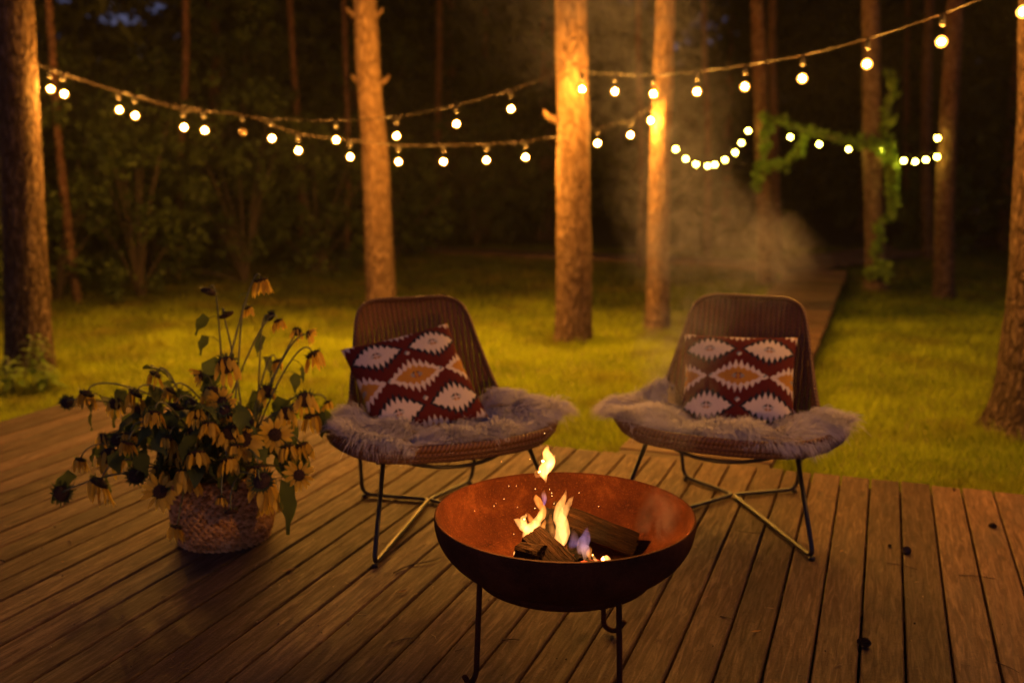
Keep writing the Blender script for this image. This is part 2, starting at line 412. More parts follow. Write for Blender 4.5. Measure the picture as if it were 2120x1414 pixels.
V = np.zeros((n, 3, 3)); V[:, 0] = np.stack([xx-np.cos(ang)*wd, yy-np.sin(ang)*wd, zz-.01], 1); V[:, 1] = np.stack([xx+np.cos(ang)*wd, yy+np.sin(ang)*wd, zz-.01], 1)
V[:, 2] = np.stack([xx+lx, yy+ly, zz+hh], 1)
at = np.repeat(np.clip(rng.random(n)*.7 + clump*.6 + .15, 0, 1), 3)
TB = []
for (px, py, rr_) in ((62, 775, .2), (1187, 712, .2), (1360, 688, .14), (1815, 608, .16), (1955, 625, .15), (2150, 905, .25)):
    q = G(px, py, GZ); m_ = 900; a_ = rng.random(m_)*6.283; r_ = rr_*(.75 + .75*rng.random(m_)); hx = .04 + .09*rng.random(m_)*np.exp(-(r_/rr_-.75)*2)
    bx = q.x + np.cos(a_)*r_; by = q.y + np.sin(a_)*r_; bz = np.array([gheight(p_, q_) for p_, q_ in zip(bx, by)])
    T_ = np.zeros((m_, 3, 3)); T_[:, 0] = np.stack([bx-.004, by, bz-.01], 1); T_[:, 1] = np.stack([bx+.004, by, bz-.01], 1)
    T_[:, 2] = np.stack([bx + np.cos(a_)*hx*.5 + (rng.random(m_)-.5)*.03, by + np.sin(a_)*hx*.5, bz + hx], 1); TB.append(T_)
TB = np.concatenate(TB); V = np.concatenate([V, TB]); at = np.concatenate([at, np.repeat(rng.random(len(TB)), 3)]); n = len(V)
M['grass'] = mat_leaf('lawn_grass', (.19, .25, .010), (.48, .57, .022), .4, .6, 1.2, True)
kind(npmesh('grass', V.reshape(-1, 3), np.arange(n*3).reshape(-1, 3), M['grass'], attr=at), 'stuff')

# =================================================================== DECK + PATH
def board_mesh(mb, attr, t0, t1, s0, s1, z0, z1, r, org=None, along=BD, across=BP, bev=.004):
    """one plank with eased edges; the uv runs along the grain in metres"""
    prof = [(t0, z0), (t0, z1-bev), (t0+bev, z1), (t1-bev, z1), (t1, z1-bev), (t1, z0)]
    vs = []; uv = []
    o = Vector((0, 0, 0)) if org is None else org
    for s in (s0, s1):
        for (a, z) in prof:
            vs.append(o + across*a + along*s + Vector((0, 0, z))); uv.append((s, a + (0 if z > z1-bev*2 else z)))
    k = len(prof); fs = [(i, i+1, k+i+1, k+i) for i in range(k-1)] + [tuple(range(k-1, -1, -1)), tuple(range(k, 2*k))]
    mb.add(vs, fs, uv); attr += [r]*len(vs)
def build_boards(name, mb, attr):
    o = mesh(name, mb.v, mb.f, M['deck'], None, False, mb.uv)
    a = o.data.attributes.new('rnd', 'FLOAT', 'POINT'); a.data.foreach_set('value', attr); return o
mb = MB(); at = []; PW = .1205; GAP = .006; tpos = -4.33; i = 0
while tpos < 4.6:
    tgt = tpos + PW - GAP
    cuts = [-2.6] + ([random.uniform(.2, 3.8)] if random.random() < .55 else []) + [4.43 + random.uniform(-.006, .006)]
    for a, b in zip(cuts[:-1], cuts[1:]):
        dz = random.uniform(-.002, .001)
        board_mesh(mb, at, tpos + random.uniform(0, .0012), tgt - random.uniform(0, .0015), a + .002, b - .002, -.028, dz, random.random())
    tpos += PW
deck = kind(build_boards('deck', mb, at), 'structure')
mb = MB()
rotb = Matrix.Rotation(-BA, 3, 'Z')
for s in [x*.6 - 2.3 for x in range(11)] + [4.36]:
    c = deck_pt(.13, s, -.095); mb.box(c, (8.9, .045, .13), rotb)
mb.box(deck_pt(.13, 4.36, -.16) , (8.88, .05, .02), rotb)
kind(mb.build('deck_joists', mat_plain('dark_joist_wood', (.06, .04, .03), .9), None, False), 'structure')
mb = MB(); at = []; s = 4.455
while s < 13.4:
    board_mesh(mb, at, s, s + .117, -1.15 + random.uniform(-.008, .008), -.43 + random.uniform(-.008, .008), -.06, -.022 + random.uniform(-.003, .001), random.random(), None, BP, BD); s += .125
# the branch that crosses the wood
A0 = Vector((3.2, 13.0, 0)); A1 = Vector((11.5, 20.5, 0)); dr = (A1-A0).normalized(); pr = Vector((dr.y, -dr.x, 0)); k = 0.0
while k < (A1-A0).length:
    board_mesh(mb, at, k, k + .15, -.5, .5, -.05 + k*.005, -.012 + k*.005, random.random(), A0, pr, dr); k += .16
A2 = Vector((-3.0, 16.6, 0)); A3 = Vector((3.6, 13.6, 0)); dr2 = (A3-A2).normalized(); pr2 = Vector((dr2.y, -dr2.x, 0)); k = 0.0
while k < (A3-A2).length - .4:
    board_mesh(mb, at, k, k + .15, -.4, .4, -.045, -.008, random.random(), A2, pr2, dr2); k += .16
kind(build_boards('path', mb, at), 'structure')
mb = MB()
for tt in (-1.08, -.5): 
    mb.box(deck_pt(tt, 8.95, -.11), (.05, 8.8, .08), rotb)
kind(mb.build('path_bearers', mat_plain('bearer_wood', (.05, .035, .025), .9), None, False), 'structure')

# =================================================================== TREES
def trunk_mesh(path, rads, seed, mat, parent, flare=.35, n=28, bump=.06):
    """path: local points from the root up"""
    pts = spline(path, 12); m = len(pts); vs = []; fs = []
    for i, p in enumerate(pts):
        f = i/(m-1)*(len(rads)-1); k = min(int(f), len(rads)-2); r = lerp(rads[k], rads[k+1], f-k)
        zl = p.z - pts[0].z
        r *= 1 + flare*math.exp(-zl/.16)
        for a in range(n):
            th = 2*math.pi*a/n; d = Vector((math.cos(th), math.sin(th), 0))
            q = Vector((d.x*1.6 + seed, d.y*1.6, zl*1.3))
            rr = r*(1 + bump*noise.noise(q*1.4)*1.6 + bump*.7*noise.noise(q*5) + (.25*math.exp(-zl/.14)*max(0, math.cos(th*4+seed)) if flare > .2 else 0))
            vs.append(p + d*rr)
    for i in range(m-1):
        for a in range(n):
            b = (a+1) % n; fs.append((i*n+a, i*n+b, (i+1)*n+b, (i+1)*n+a))
    return mesh('trunk', vs, fs, mat, parent)
def leaf_cloud(cents, rad, per, size, droop=.0, seedr=None, flat=1.0, aspect=.5):
    """per leaves round each centre; each leaf a folded diamond of 4 vertices"""
    g = np.random.default_rng(seedr)
    C = np.repeat(np.asarray(cents, dtype=float), per, 0); n = len(C)
    rr = np.repeat(np.broadcast_to(np.asarray(rad, dtype=float), (len(cents),)), per)
    off = g.normal(size=(n, 3)); off /= np.linalg.norm(off, axis=1)[:, None]; off *= (g.random(n)**.45*rr)[:, None]; off[:, 2] *= flat
    c = C + off
    d = g.normal(size=(n, 3)); d[:, 2] -= droop; d /= np.linalg.norm(d, axis=1)[:, None]
    u = np.cross(d, g.normal(size=(n, 3))); u /= np.linalg.norm(u, axis=1)[:, None]
    s = size*(.6 + .8*g.random(n))[:, None]
    V = np.stack([c - d*s*.5, c + u*s*aspect*.5 + d*s*.05, c + d*s*.5, c - u*s*aspect*.5 + d*s*.05], 1)
    cl = np.repeat(g.random(len(cents)), per); at = np.repeat(np.clip(.55*cl + .45*g.random(n), 0, 1), 4)
    return V.reshape(-1, 3), np.arange(n*4).reshape(-1, 4), at
def join_np(parts):
    V = []; F = []; A = []; b = 0
    for v, f, a in parts: V.append(v); F.append(f + b); A.append(a); b += len(v)
    return np.concatenate(V), np.concatenate(F), np.concatenate(A)
# shared pine crown, for the tall trees whose heads are above the picture
def pine_crown(seed, h0, h1, rmax, ncl, per, size):
    g = np.random.default_rng(seed); cents = []; rad = []
    for i in range(ncl):
        f = g.random(); z = h0 + (h1-h0)*f; rr = rmax*(.35 + .65*math.sin(math.pi*min(1, f*.8+.15)))*g.random()**.5; a = g.random()*6.283
        cents.append((rr*math.cos(a), rr*math.sin(a), z)); rad.append(.25 + .35*g.random())
    return leaf_cloud(cents, np.array(rad), per, size, .2, seed, .6, .22)
pc = None
def tall_pine(label, base, r0, top_px, seed, mat, Y, base_px=None, mids=(), stubs=(), group='tall pines on the lawn', height=9.5, flare=.35, crown=True, tr=.72):
    global pc
    X0, Y0 = base; z0 = gheight(X0, Y0) - .05
    t = thing('pine_tree', label, 'tree', (X0, Y0, z0), 0, group)
    path = [Vector((0, 0, 0))]
    for (px, py) in mids:
        q = P(px, py, Y0); path.append(Vector((q.x-X0, 0, q.z-z0)))
    q = P(top_px, 0, Y0); path.append(Vector((q.x-X0, 0, q.z-z0)))
    dx = (path[-1].x - path[-2].x)/max(.1, path[-1].z-path[-2].z)
    path.append(Vector((path[-1].x + dx*2, .1, path[-1].z+2))); path.append(Vector((path[-1].x + dx, .25, height)))
    rr = [lerp(r0, r0*tr*.55, (p.z/height)**.8) for p in path]
    trunk_mesh(path, rr, seed, mat, t, flare)
    for (px, py, side) in stubs:
        q = P(px, py, Y0) - Vector((X0, Y0, z0)); sb = MB()
        sb.tube([q, q + Vector((side*.06, -.01, .01)), q + Vector((side*.10, -.015, .045)), q + Vector((side*.115, -.02, .075))], [.034, .026, .018, .010], 8)
        sb.build('branch_stub', mat, t)
    if crown:
        if pc is None:
            V, F, A = pine_crown(5, 5.2, 10.5, 2.3, 90, 26, .34); pc = npmesh('crown', V, F, M['needles'], t, attr=A)
        else:
            c = pc.copy(); COL.objects.link(c); c.parent = t; c.rotation_euler = (0, 0, seed*1.7)
    return t
def gbase(px, py):
    p = G(px, py, GZ)
    for _ in range(5): p = G(px, py, gheight(p.x, p.y))
    return p.x, p.y
tl = gbase(62, 775); t3 = gbase(1187, 712); t4 = gbase(1360, 688); t6 = gbase(1815, 608); t7 = gbase(1955, 625)
t2 = gbase(789, 650); t5 = gbase(1587, 592); t8 = (2.92, 5.45)
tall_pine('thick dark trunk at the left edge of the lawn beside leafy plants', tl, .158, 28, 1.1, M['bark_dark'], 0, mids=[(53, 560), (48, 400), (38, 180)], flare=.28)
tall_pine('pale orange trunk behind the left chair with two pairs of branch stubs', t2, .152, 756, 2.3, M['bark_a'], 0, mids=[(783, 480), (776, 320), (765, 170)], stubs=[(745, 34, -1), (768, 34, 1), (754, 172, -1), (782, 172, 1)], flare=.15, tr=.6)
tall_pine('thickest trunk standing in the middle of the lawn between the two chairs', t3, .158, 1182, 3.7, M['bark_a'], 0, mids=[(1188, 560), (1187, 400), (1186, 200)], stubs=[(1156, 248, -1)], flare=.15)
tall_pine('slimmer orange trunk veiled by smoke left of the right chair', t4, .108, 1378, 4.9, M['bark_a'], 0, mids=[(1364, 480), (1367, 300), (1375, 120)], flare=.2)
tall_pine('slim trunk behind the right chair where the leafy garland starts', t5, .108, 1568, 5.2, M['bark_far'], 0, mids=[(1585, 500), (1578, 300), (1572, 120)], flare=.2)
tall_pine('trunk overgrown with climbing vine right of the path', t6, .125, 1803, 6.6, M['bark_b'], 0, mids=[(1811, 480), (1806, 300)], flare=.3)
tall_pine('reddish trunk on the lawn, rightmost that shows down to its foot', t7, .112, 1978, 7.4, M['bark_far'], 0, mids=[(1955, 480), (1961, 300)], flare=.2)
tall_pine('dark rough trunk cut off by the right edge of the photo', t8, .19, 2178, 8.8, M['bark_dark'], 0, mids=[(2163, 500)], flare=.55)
# slender trees further off
def thin_tree(px, Y, r, top_px, seed, label, mat, h=9.0, low=0.0, crown=True, group='slender trees at the edge of the wood'):
    p = P(px, 500, Y); X0 = p.x; z0 = gheight(X0, Y) - .05
    t = thing('slender_tree', label, 'tree', (X0, Y, z0), 0, group)
    q = P(top_px, 0, Y); dx = (q.x - X0); zt = q.z - z0
    path = [Vector((0, 0, 0)), Vector((dx*.5 + .04*math.sin(seed), 0, zt*.5)), Vector((dx, 0, zt)), Vector((dx*1.3, 0, h))]
    trunk_mesh(path, [r, r*.9, r*.8, r*.4], seed, mat, t, .1, 12, .08)
    if crown:
        c = pc.copy(); COL.objects.link(c); c.parent = t; c.rotation_euler = (0, 0, seed*2.1)
    return t
TH_ = [(1328, 13.5, .055, 1322, 'thin reddish trunk left of the smoke veiled pine'), (1465, 15.5, .06, 1458, 'thin trunk between the smoke and the leafy garland'),
       (1612, 15, .075, 1600, 'dim reddish trunk just behind the garland pine'), (1925, 15, .085, 1925, 'dark trunk directly left of the reddish lawn pine'),
       (1878, 19, .06, 1880, 'thin dark trunk right of the vine covered pine'), (717, 13.5, .04, 712, 'thin pole like trunk left of the pale orange pine'),
       (625, 14.0, .05, 600, 'slim sapling stem in the dark left of centre'), (365, 12.6, .05, 384, 'young trunk behind the sunflowers'),
       (152, 10.4, .045, 100, 'slanting sapling just right of the left edge pine'), (905, 17, .07, 910, 'faint trunk in the dark above the left chair'),
       (1010, 19, .07, 1004, 'faint trunk deep in the dark left of the thickest pine'), (1120, 18, .06, 1125, 'faint slender trunk hidden beside the thickest pine')]
for i, (px, Y, r, tp, lb) in enumerate(TH_):
    t = thin_tree(px, Y, r, tp, 1.3*i+.7, lb, M['bark_far'], crown=(i not in (8,)))
# dense forest trees: spruce like, each with trunk and crown
def spruce_crown(seed, h, rb, ntier, per, size):
    g = np.random.default_rng(seed); cents = []; rad = []
    for k in range(ntier):
        f = k/(ntier-1); z = .9 + (h-.9)*f; rt = rb*(1-f)**.8 + .12
        nb = max(4, int(11*(1-f)+4)); ph = g.random()*6
        for b in range(nb):
            a = ph + 6.283*b/nb + g.normal()*.15; L = rt*(.75+.4*g.random())
            for q in (.35, .6, .85, 1.0):
                cents.append((L*q*math.cos(a), L*q*math.sin(a), z - .28*L*q + .05*g.normal())); rad.append(.17 + .10*(1-q) + .05*g.random())
    return leaf_cloud(cents, np.array(rad), per, size, .6, seed, .55, .3)
spr = []
def spruce(x, y, sc_, label, var):
    t = thing('forest_tree', label, 'tree', (x, y, gheight(x, y)-.05), random.random()*6, 'dark trees of the wood')
    if len(spr) <= var:
        tk = trunk_mesh([Vector((0, 0, 0)), Vector((.05, 0, 3)), Vector((0, .05, 8.2))], [.13, .10, .02], var*3.3, M['bark_far'], t, .2, 12)
        V, F, A = spruce_crown(20+var, 8.5, 1.9, 22, 9, .24); cr = npmesh('crown', V, F, M['leaf_dark'], t, attr=A)
        spr.append((tk, cr))
    else:
        for o in spr[var]:
            c = o.copy(); COL.objects.link(c); c.parent = t
    t.scale = (sc_, sc_, sc_); return t
k = 0
SP = []
for (x, y) in [(-7.4, 10.5), (-6.6, 13.0), (-4.2, 14.6), (-2.6, 17.0), (-1.2, 19.5), (.6, 18.4), (2.6, 21), (-8.5, 15.5), (-3.6, 20.5), (.4, 22.5), (4.8, 22.5), (7.2, 20.5), (9.2, 23.5),
               (6.0, 26), (11.5, 21), (13.0, 25), (-10.5, 19), (-9.8, 12.4), (3.2, 26.5), (-.9, 26), (10.2, 28), (8.0, 16.2), (10.6, 16.5), (12.6, 18)]:
    SP.append((x, y))
for i, (x, y) in enumerate(SP):
    lab = 'dark bushy tree in the night wood behind the lawn' if y > 15.2 else 'dark bushy tree near the left edge of the lawn'
    if x > 6.5: lab = 'dark bushy tree in the wood beyond the crossing path'
    spruce(x, y, .85 + .4*random.random(), lab, i if i < 3 else random.randrange(3))
# the far wood that closes the horizon, with openings to the dusk sky
def far_wood():
    g = np.random.default_rng(77); C = []; Rr = []
    while len(C) < 5200:
        az = g.uniform(-.95, .95); Rg = g.uniform(25, 42); z = g.random()**.8*15; x = Rg*math.sin(az); y = Rg*math.cos(az)
        px = CX + FP*(x/y); el = (z - H)/y
        dens = 1.0
        nn = noise.noise(Vector((az*9, el*30, 1.7)))
        if 40 < px < 340 and el > .085: dens = .012 if nn > -.3 else .4
        if 1210 < px < 1540 and el > .095: dens = .012 if nn > -.3 else .4
        if el > .16 and nn > .25: dens = .25
        if g.random() < dens: C.append((x, y, z)); Rr.append(.7 + .7*g.random())
    a = leaf_cloud(C, np.array(Rr), 14, .85, .2, 78, .8, .45)
    C = []; Rr = []
    while len(C) < 800:                     # finer sprays in front of the open sky
        px = g.uniform(40, 340) if g.random() < .5 else g.uniform(1210, 1540); Y = g.uniform(22, 30); el = g.uniform(.05, .19)
        nn = noise.noise(Vector((px*.021, el*75, 4.7)))
        if nn > .0 and el > .08: continue
        C.append(((px-CX)/FP*Y, Y, H + el*Y)); Rr.append(.18 + .35*g.random())
    return join_np([a, leaf_cloud(C, np.array(Rr), 16, .24, .2, 79, .8, .5)])
V, F, A = far_wood(); kind(npmesh('distant_wood', V, F, M['leaf_dark'], attr=A), 'stuff')
# shrubs along the left of the lawn
def shrub(x, y, h, wd, label, seed, mat='leaf_bush', size=.085, name='shrub', group='shrubs along the wood edge', ncl=64, per=36):
    g = np.random.default_rng(seed); z0 = gheight(x, y)
    t = thing(name, label, 'shrub', (x, y, z0 - .02), 0, group)
    cents = []; rad = []; st = MB(); tips = []
    for i in range(ncl):
        a = g.random()*6.283; f = g.random()**.8; r = wd*(.25+.75*math.sin(math.pi*min(1, .2+.75*f)))*g.random()**.55
        c = (r*math.cos(a), r*math.sin(a), .12 + f*h); cents.append(c); rad.append(.10+.16*g.random()); tips.append((f, c))
    for f, c in tips[::5]:
        st.tube(spline([(0, 0, 0), (c[0]*.35, c[1]*.35, c[2]*.5), c], 4), [.016 - .0012*j for j in range(9)], 5)
    st.build('stem', M['twig'], t)
    V, F, A = leaf_cloud(cents, np.array(rad), per, size, .3, seed, .8, .55); npmesh('foliage', V, F, M[mat], t, attr=A)
SH = [(-5.6, 9.6, 2.9, 1.0, 'tall leafy shrub nearest the left edge pine'), (-4.9, 10.6, 2.4, 1.0, 'leafy shrub behind the slanting sapling'), (-4.1, 10.9, 2.0, .9, 'round leafy shrub above the sunflowers'),
      (-3.2, 11.9, 2.3, 1.0, 'loose leafy shrub in the dark above the tallest sunflowers'), (-2.5, 12.8, 1.8, .9, 'dim leafy shrub left of the pale orange pine'), (-6.4, 11.6, 3.4, 1.3, 'tall dim shrub behind the left edge pine'),
      (-4.6, 12.8, 2.6, 1.2, 'tall dim shrub under the light strings on the left'), (-1.7, 14.2, 1.6, .9, 'low dim shrub behind the pale orange pine'), (-5.0, 8.6, 1.2, .6, 'low leafy shrub at the foot of the wood edge'),
      (-6.3, 8.9, 2.6, .9, 'leafy shrub half hidden by the left edge pine'), (6.6, 15.5, 1.3, .9, 'low dark shrub beyond the crossing path'),
      (-3.7, 13.6, 3.6, 1.3, 'tall dense dark bush behind the shrubs left of centre'), (-2.2, 15.2, 3.2, 1.3, 'tall dense dark bush left of the pale orange pine'), (-5.4, 12.0, 2.6, 1.3, 'tallest dense bush at the left, under the sky gaps'), (-.6, 16.8, 2.2, 1.2, 'low dense dark bush right of the pale orange pine')]
for i, (x, y, h, wd, lb) in enumerate(SH): shrub(x, y, h, wd, lb, 300+i)
# weeds at the foot of the left tree
def weed(px, py, h, label, seed):
    x, y = gbase(px, py); g = random.Random(seed); t = thing('leafy_plant', label, 'plant', (x, y, gheight(x, y)), 0, 'leafy plants at the foot of the left pine')
    st = MB(); V = []; F = []; A = []
    for s in range(3):
        a0 = g.random()*6.28; lean = Vector((math.cos(a0)*.25, math.sin(a0)*.25, 1)); hh = h*g.uniform(.7, 1.1); base = Vector((g.uniform(-.05, .05), g.uniform(-.05, .05), 0))
        st.tube([base, base + lean*hh*.5, base + lean*hh], [.006, .005, .003], 5)
        for k in range(16):
            f = .25 + .75*k/15; c = base + lean*hh*f; a = k*2.4; L = .13*(1.15-f)+.04
            d = Vector((math.cos(a), math.sin(a), .25)); sd = Vector((-math.sin(a), math.cos(a), 0))
            b = len(V); V += [c, c + d*L*.5 + sd*L*.16, c + d*L + Vector((0, 0, -L*.35)), c + d*L*.5 - sd*L*.16]; F.append((b, b+1, b+2, b+3)); A += [g.random()]*4
    st.build('stem', M['stem'], t); npmesh('leaves', [tuple(v) for v in V], F, M['vine'], t, attr=A)
weed(62, 800, .34, 'tallest leafy weed in front of the left edge pine', 1); weed(28, 815, .24, 'low leafy weed at the very left of the lawn', 2); weed(95, 812, .2, 'small leafy weed right of the left pine foot', 3)

# =================================================================== LIGHT STRINGS
BR = .027
import bmesh
_bm = {}
def bulb_string(label, name, px_pts, Ya, Yb, wire_dy, matk, drop, extra_wire_a=(), extra_wire_b=(), off=(), group='light strings hung between the pines', br=BR, world_bulbs=(), wire_sag=.02):
    """px_pts: bulbs as picture points; depth runs in a straight line in plan from Ya to Yb"""
    x0, x1 = px_pts[0][0], px_pts[-1][0]; bl = []
    for (px, py) in px_pts:
        f = (px-x0)/(x1-x0) if x1 != x0 else 0; Y = 1/lerp(1/Ya, 1/Yb, f); bl.append(P(px, py, Y))
    bl += [Vector(b) for b in world_bulbs]
    t = thing(name, label, 'string lights', (0, 0, 0), 0, group)
    hang = [b + Vector((0, 0, drop)) for b in bl]
    pts = [Vector(p) for p in extra_wire_a] + hang + [Vector(p) for p in extra_wire_b]
    cb = MB(); cb.tube(spline(pts, 6), .0042, 6); cb.build('cable', M['cable'], t)
    for i, b in enumerate(bl):
        key = (round(drop, 3), br)
        if key not in _bm:
            s = MB(); s.lathe([(.0001, drop+.005), (.006, drop+.004), (.006, drop-.008), (.0135, drop-.012), (.0135, drop-.05), (.011, drop-.056), (.0001, drop-.057)], 10, closed=False)
            so = s.build('socket', M['socket'], None); _bm[key] = so.data; bpy.data.objects.remove(so)
        so = link(bpy.data.objects.new('socket', _bm[key]), t); so.location = b
        mk = 'bulb_off' if i in off else matk
        if (mk, br, drop) not in _bm:
            me = bpy.data.meshes.new('bulb'); import bmesh; bm = bmesh.new(); bmesh.ops.create_icosphere(bm, subdivisions=2, radius=br)
            for v in bm.verts:
                if v.co.z > 0: v.co.x *= 1 - .15*v.co.z/br; v.co.y *= 1 - .15*v.co.z/br
            for f_ in bm.faces: f_.smooth = True
            bm.to_mesh(me); bm.free(); me.materials.append(M[mk]); _bm[(mk, br, drop)] = me
        bo = link(bpy.data.objects.new('bulb', _bm[(mk, br, drop)]), so)
        if mk == 'bulb':
            if 'core' not in _bm:
                me = bpy.data.meshes.new('filament'); bm = bmesh.new(); bmesh.ops.create_icosphere(bm, subdivisions=2, radius=.0135)
                for f_ in bm.faces: f_.smooth = True
                bm.to_mesh(me); bm.free(); me.materials.append(M['core']); _bm['core'] = me
            link(bpy.data.objects.new('filament', _bm['core']), so)
    return t
Tl = Vector((tl[0]+.15, tl[1], 0)); YL = tl[1] + .12; Y3 = t3[1]-.27; Y4 = t4[1]-.12
sN = bulb_string('light string sagging from the left edge pine up to the thickest pine', 'string_lights', [(133, 195), (280, 240), (424, 270), (563, 287), (696, 290), (821, 282), (945, 257), (1058, 226)],
            YL, Y3 + .1, 0, 'bulb', .145, [P(60, 118, YL)], [P(1150, 152, Y3+.12), P(1175, 138, Y3)])
sF = bulb_string('lower light string running behind the thickest pine to the smoke veiled pine', 'string_lights', [(105, 185), (247, 228), (381, 264), (503, 274), (618, 312), (725, 325), (825, 335), (918, 335), (1007, 332), (1088, 326), (1166, 313), (1237, 297), (1305, 280), (1347, 250)],
            YL+.1, Y4, 0, 'bulb', .13, [P(62, 122, YL)], [P(1362, 205, Y4+.02)], off=(3,))
sR = bulb_string('light string rising from the thickest pine towards the upper right corner', 'string_lights', [(1205, 185), (1273, 190), (1353, 195), (1443, 190), (1542, 180), (1661, 163), (1795, 133), (1949, 87), (2118, 25)],
            Y3 - .10, 4.35, 0, 'bulb', .125, [P(1190, 130, Y3+.02)], [Vector((2.75, 2.4, 2.5))], world_bulbs=[(2.28, 3.95, 2.02), (2.42, 3.5, 2.12)])
sL = bulb_string('light string leaving the frame left of the left edge pine', 'string_lights', [(0, 133), (-115, 150), (-240, 158)], YL+.45, 8.4, 0, 'bulb', .13, [P(40, 122, YL+.2)], [Vector((-6.4, 8.8, 2.4))])
Y5 = t5[1]-.15; Y6 = t6[1]-.15; Y7 = t7[1]
g1 = bulb_string('deeply sagging string of pale bulbs left of the leafy garland', 'string_lights', [(1399, 309), (1420, 329), (1441, 340), (1465, 344), (1480, 341), (1501, 331), (1522, 316), (1535, 296), (1549, 271)], Y4+1.0, Y5, 0, 'bulb_far', .07,
            [P(1386, 280, Y4+.8)], [P(1562, 245, Y5)], group='pale bulb garlands further back', br=.02)
g2 = bulb_string('row of pale bulbs hanging under the leafy garland', 'string_lights', [(1636, 284), (1696, 299), (1757, 309), (1823, 312)], Y5, Y6, 0, 'bulb_far', .07, [P(1590, 250, Y5)], [P(1832, 292, Y6-.02)], group='pale bulb garlands further back', br=.02)
g3 = bulb_string('short sagging string of pale bulbs between vine covered and reddish pine', 'string_lights', [(1848, 325), (1871, 333), (1895, 335), (1917, 331), (1940, 325), (1941, 286)], Y6, Y7-.15, 0, 'bulb_far', .07, [P(1828, 300, Y6)], [P(1948, 262, Y7-.12)], group='pale bulb garlands further back', br=.02)
# hop vine on the garland and its pines
def vine(label, paths, seed, r, per, size):
    t = thing('climbing_vine', label, 'vine', (0, 0, 0), 0, 'climbing vines'); st = MB(); cents = []; rad = []; g = random.Random(seed)
    for pth in paths:
        sp = spline(pth, 10); st.tube(sp, .006, 5)
        for p in sp:
            cents.append(tuple(p + Vector((g.gauss(0, r*.5), g.gauss(0, r*.4), g.gauss(0, r*.5))))); rad.append(r*g.uniform(.5, 1.2))
    st.build('stem', M['stem'], t); V, F, A = leaf_cloud(cents, np.array(rad), per, size, .7, seed, 1.0, .75); npmesh('leaves', V, F, M['vine'], t, attr=A)
vine('leafy garland looping between the garland pine and the vine covered pine', [[P(1583, 242, Y5), P(1600, 250, Y5), P(1660, 268, Y5-.05), P(1720, 285, 11.2), P(1790, 296, Y6)],
     [P(1592, 344, Y5), P(1630, 338, Y5), P(1655, 312, Y5-.05), P(1668, 284, Y5-.05)], [P(1588, 250, Y5), P(1586, 300, Y5), P(1574, 345, Y5+.03), P(1566, 390, Y5+.05)]], 11, .05, 9, .075)
vine('vine leaves climbing the right side of the vine covered pine', [[P(1845, 150, Y6), P(1838, 230, Y6), P(1836, 300, Y6), P(1843, 360, Y6), P(1850, 410, Y6), P(1842, 450, Y6)], [P(1806, 300, Y6-.05), P(1838, 310, Y6-.05), P(1850, 350, Y6-.05)],
     [P(1826, 460, Y6-.02), P(1812, 520, Y6-.05), P(1835, 570, Y6-.1), P(1800, 560, Y6-.1)]], 12, .06, 9, .08)
# far pale garden chair
def far_seat():
    p = P(1998, 470, 20.5); t = thing('garden_chair', 'small pale garden chair far back by the crossing path', 'chair', (p.x, 20.5, gheight(p.x, 20.5) + .02), -.35)
    m = mat_plain('pale_painted_wood', (.75, .70, .82), .6); z0 = p.z - t.location.z
    z0 = max(z0, .3)
    b = MB()
    for k in range(4): b.box((0, -.2+.12*k, z0+.02), (.56, .10, .022))
    b.build('seat', m, t, False); b = MB()
    for k in range(5): b.box((-.23+.115*k, .22, z0+.27), (.095, .022, .5))
    b.box((0, .235, z0+.5), (.58, .02, .06)); b.build('backrest', m, t, False)
    for sx in (-1, 1):
        for y in (-.2, .2):
            l = MB(); l.box((sx*.25, y, (z0)/2), (.045, .045, z0)); l.build('leg', m, t, False)
far_seat()

# =================================================================== CHAIRS
PROF = spline([(0, -.43, .378), (0, -.30, .358), (0, -.15, .338), (0, 0, .332), (0, .10, .348), (0, .175, .40), (0, .225, .475), (0, .275, .58), (0, .325, .70), (0, .365, .80)], 10)
_pl = [0.0]
for i in range(1, len(PROF)): _pl.append(_pl[-1] + (PROF[i]-PROF[i-1]).length)
LTOT = _pl[-1]
def prof(s):
    s = max(0, min(LTOT, s))
    for i in range(1, len(PROF)):
        if _pl[i] >= s:
            f = (s-_pl[i-1])/(_pl[i]-_pl[i-1]+1e-9); return PROF[i-1].lerp(PROF[i], f)
    return PROF[-1]
WK = [(0, 0.0), (.012, .12), (.035, .22), (.07, .305), (.13, .375), (.20, .418), (.27, .43), (.34, .415), (.42, .375), (.50, .337), (.58, .312), (.66, .292), (.75, .272), (.84, .252), (.92, .235), (.96, .218), (.985, .188), (.996, .14), (1.0, 0.0)]
def halfw(f):
    for i in range(1, len(WK)):
        if WK[i][0] >= f:
            a, b = WK[i-1], WK[i]; u = (f-a[0])/(b[0]-a[0]); return lerp(a[1], b[1], u)
    return 0
def shell_pt(a, s):
    """a across in metres, s along the middle line in metres"""
    p = prof(s).copy(); f = s/LTOT
    seat = max(0, 1 - abs(f-.26)/.30); back = max(0, min(1, (f-.38)/.25))
    p.x = a; p.z += a*a*(.30*seat*seat*(3-2*seat) + .04); p.y -= a*a*1.15*back*(1-.35*f)
    return p
def chair_shell(parent):
    ns, na = 76, 40; vs = []; uv = []; fs = []
    for j in range(ns+1):
        g = .5 - .5*math.cos(math.pi*j/ns); f = .004 + .992*g; wv = max(halfw(f), .004)
        for i in range(na+1):
            a = (i/na*2-1)*wv; vs.append(shell_pt(a, f*LTOT)); uv.append((a+2.0, f*LTOT+1))
    for j in range(ns):
        for i in range(na): b = j*(na+1)+i; fs.append((b, b+1, b+na+2, b+na+1))
    return mesh('woven_shell', vs, fs, M['rattan'], parent, True, uv)
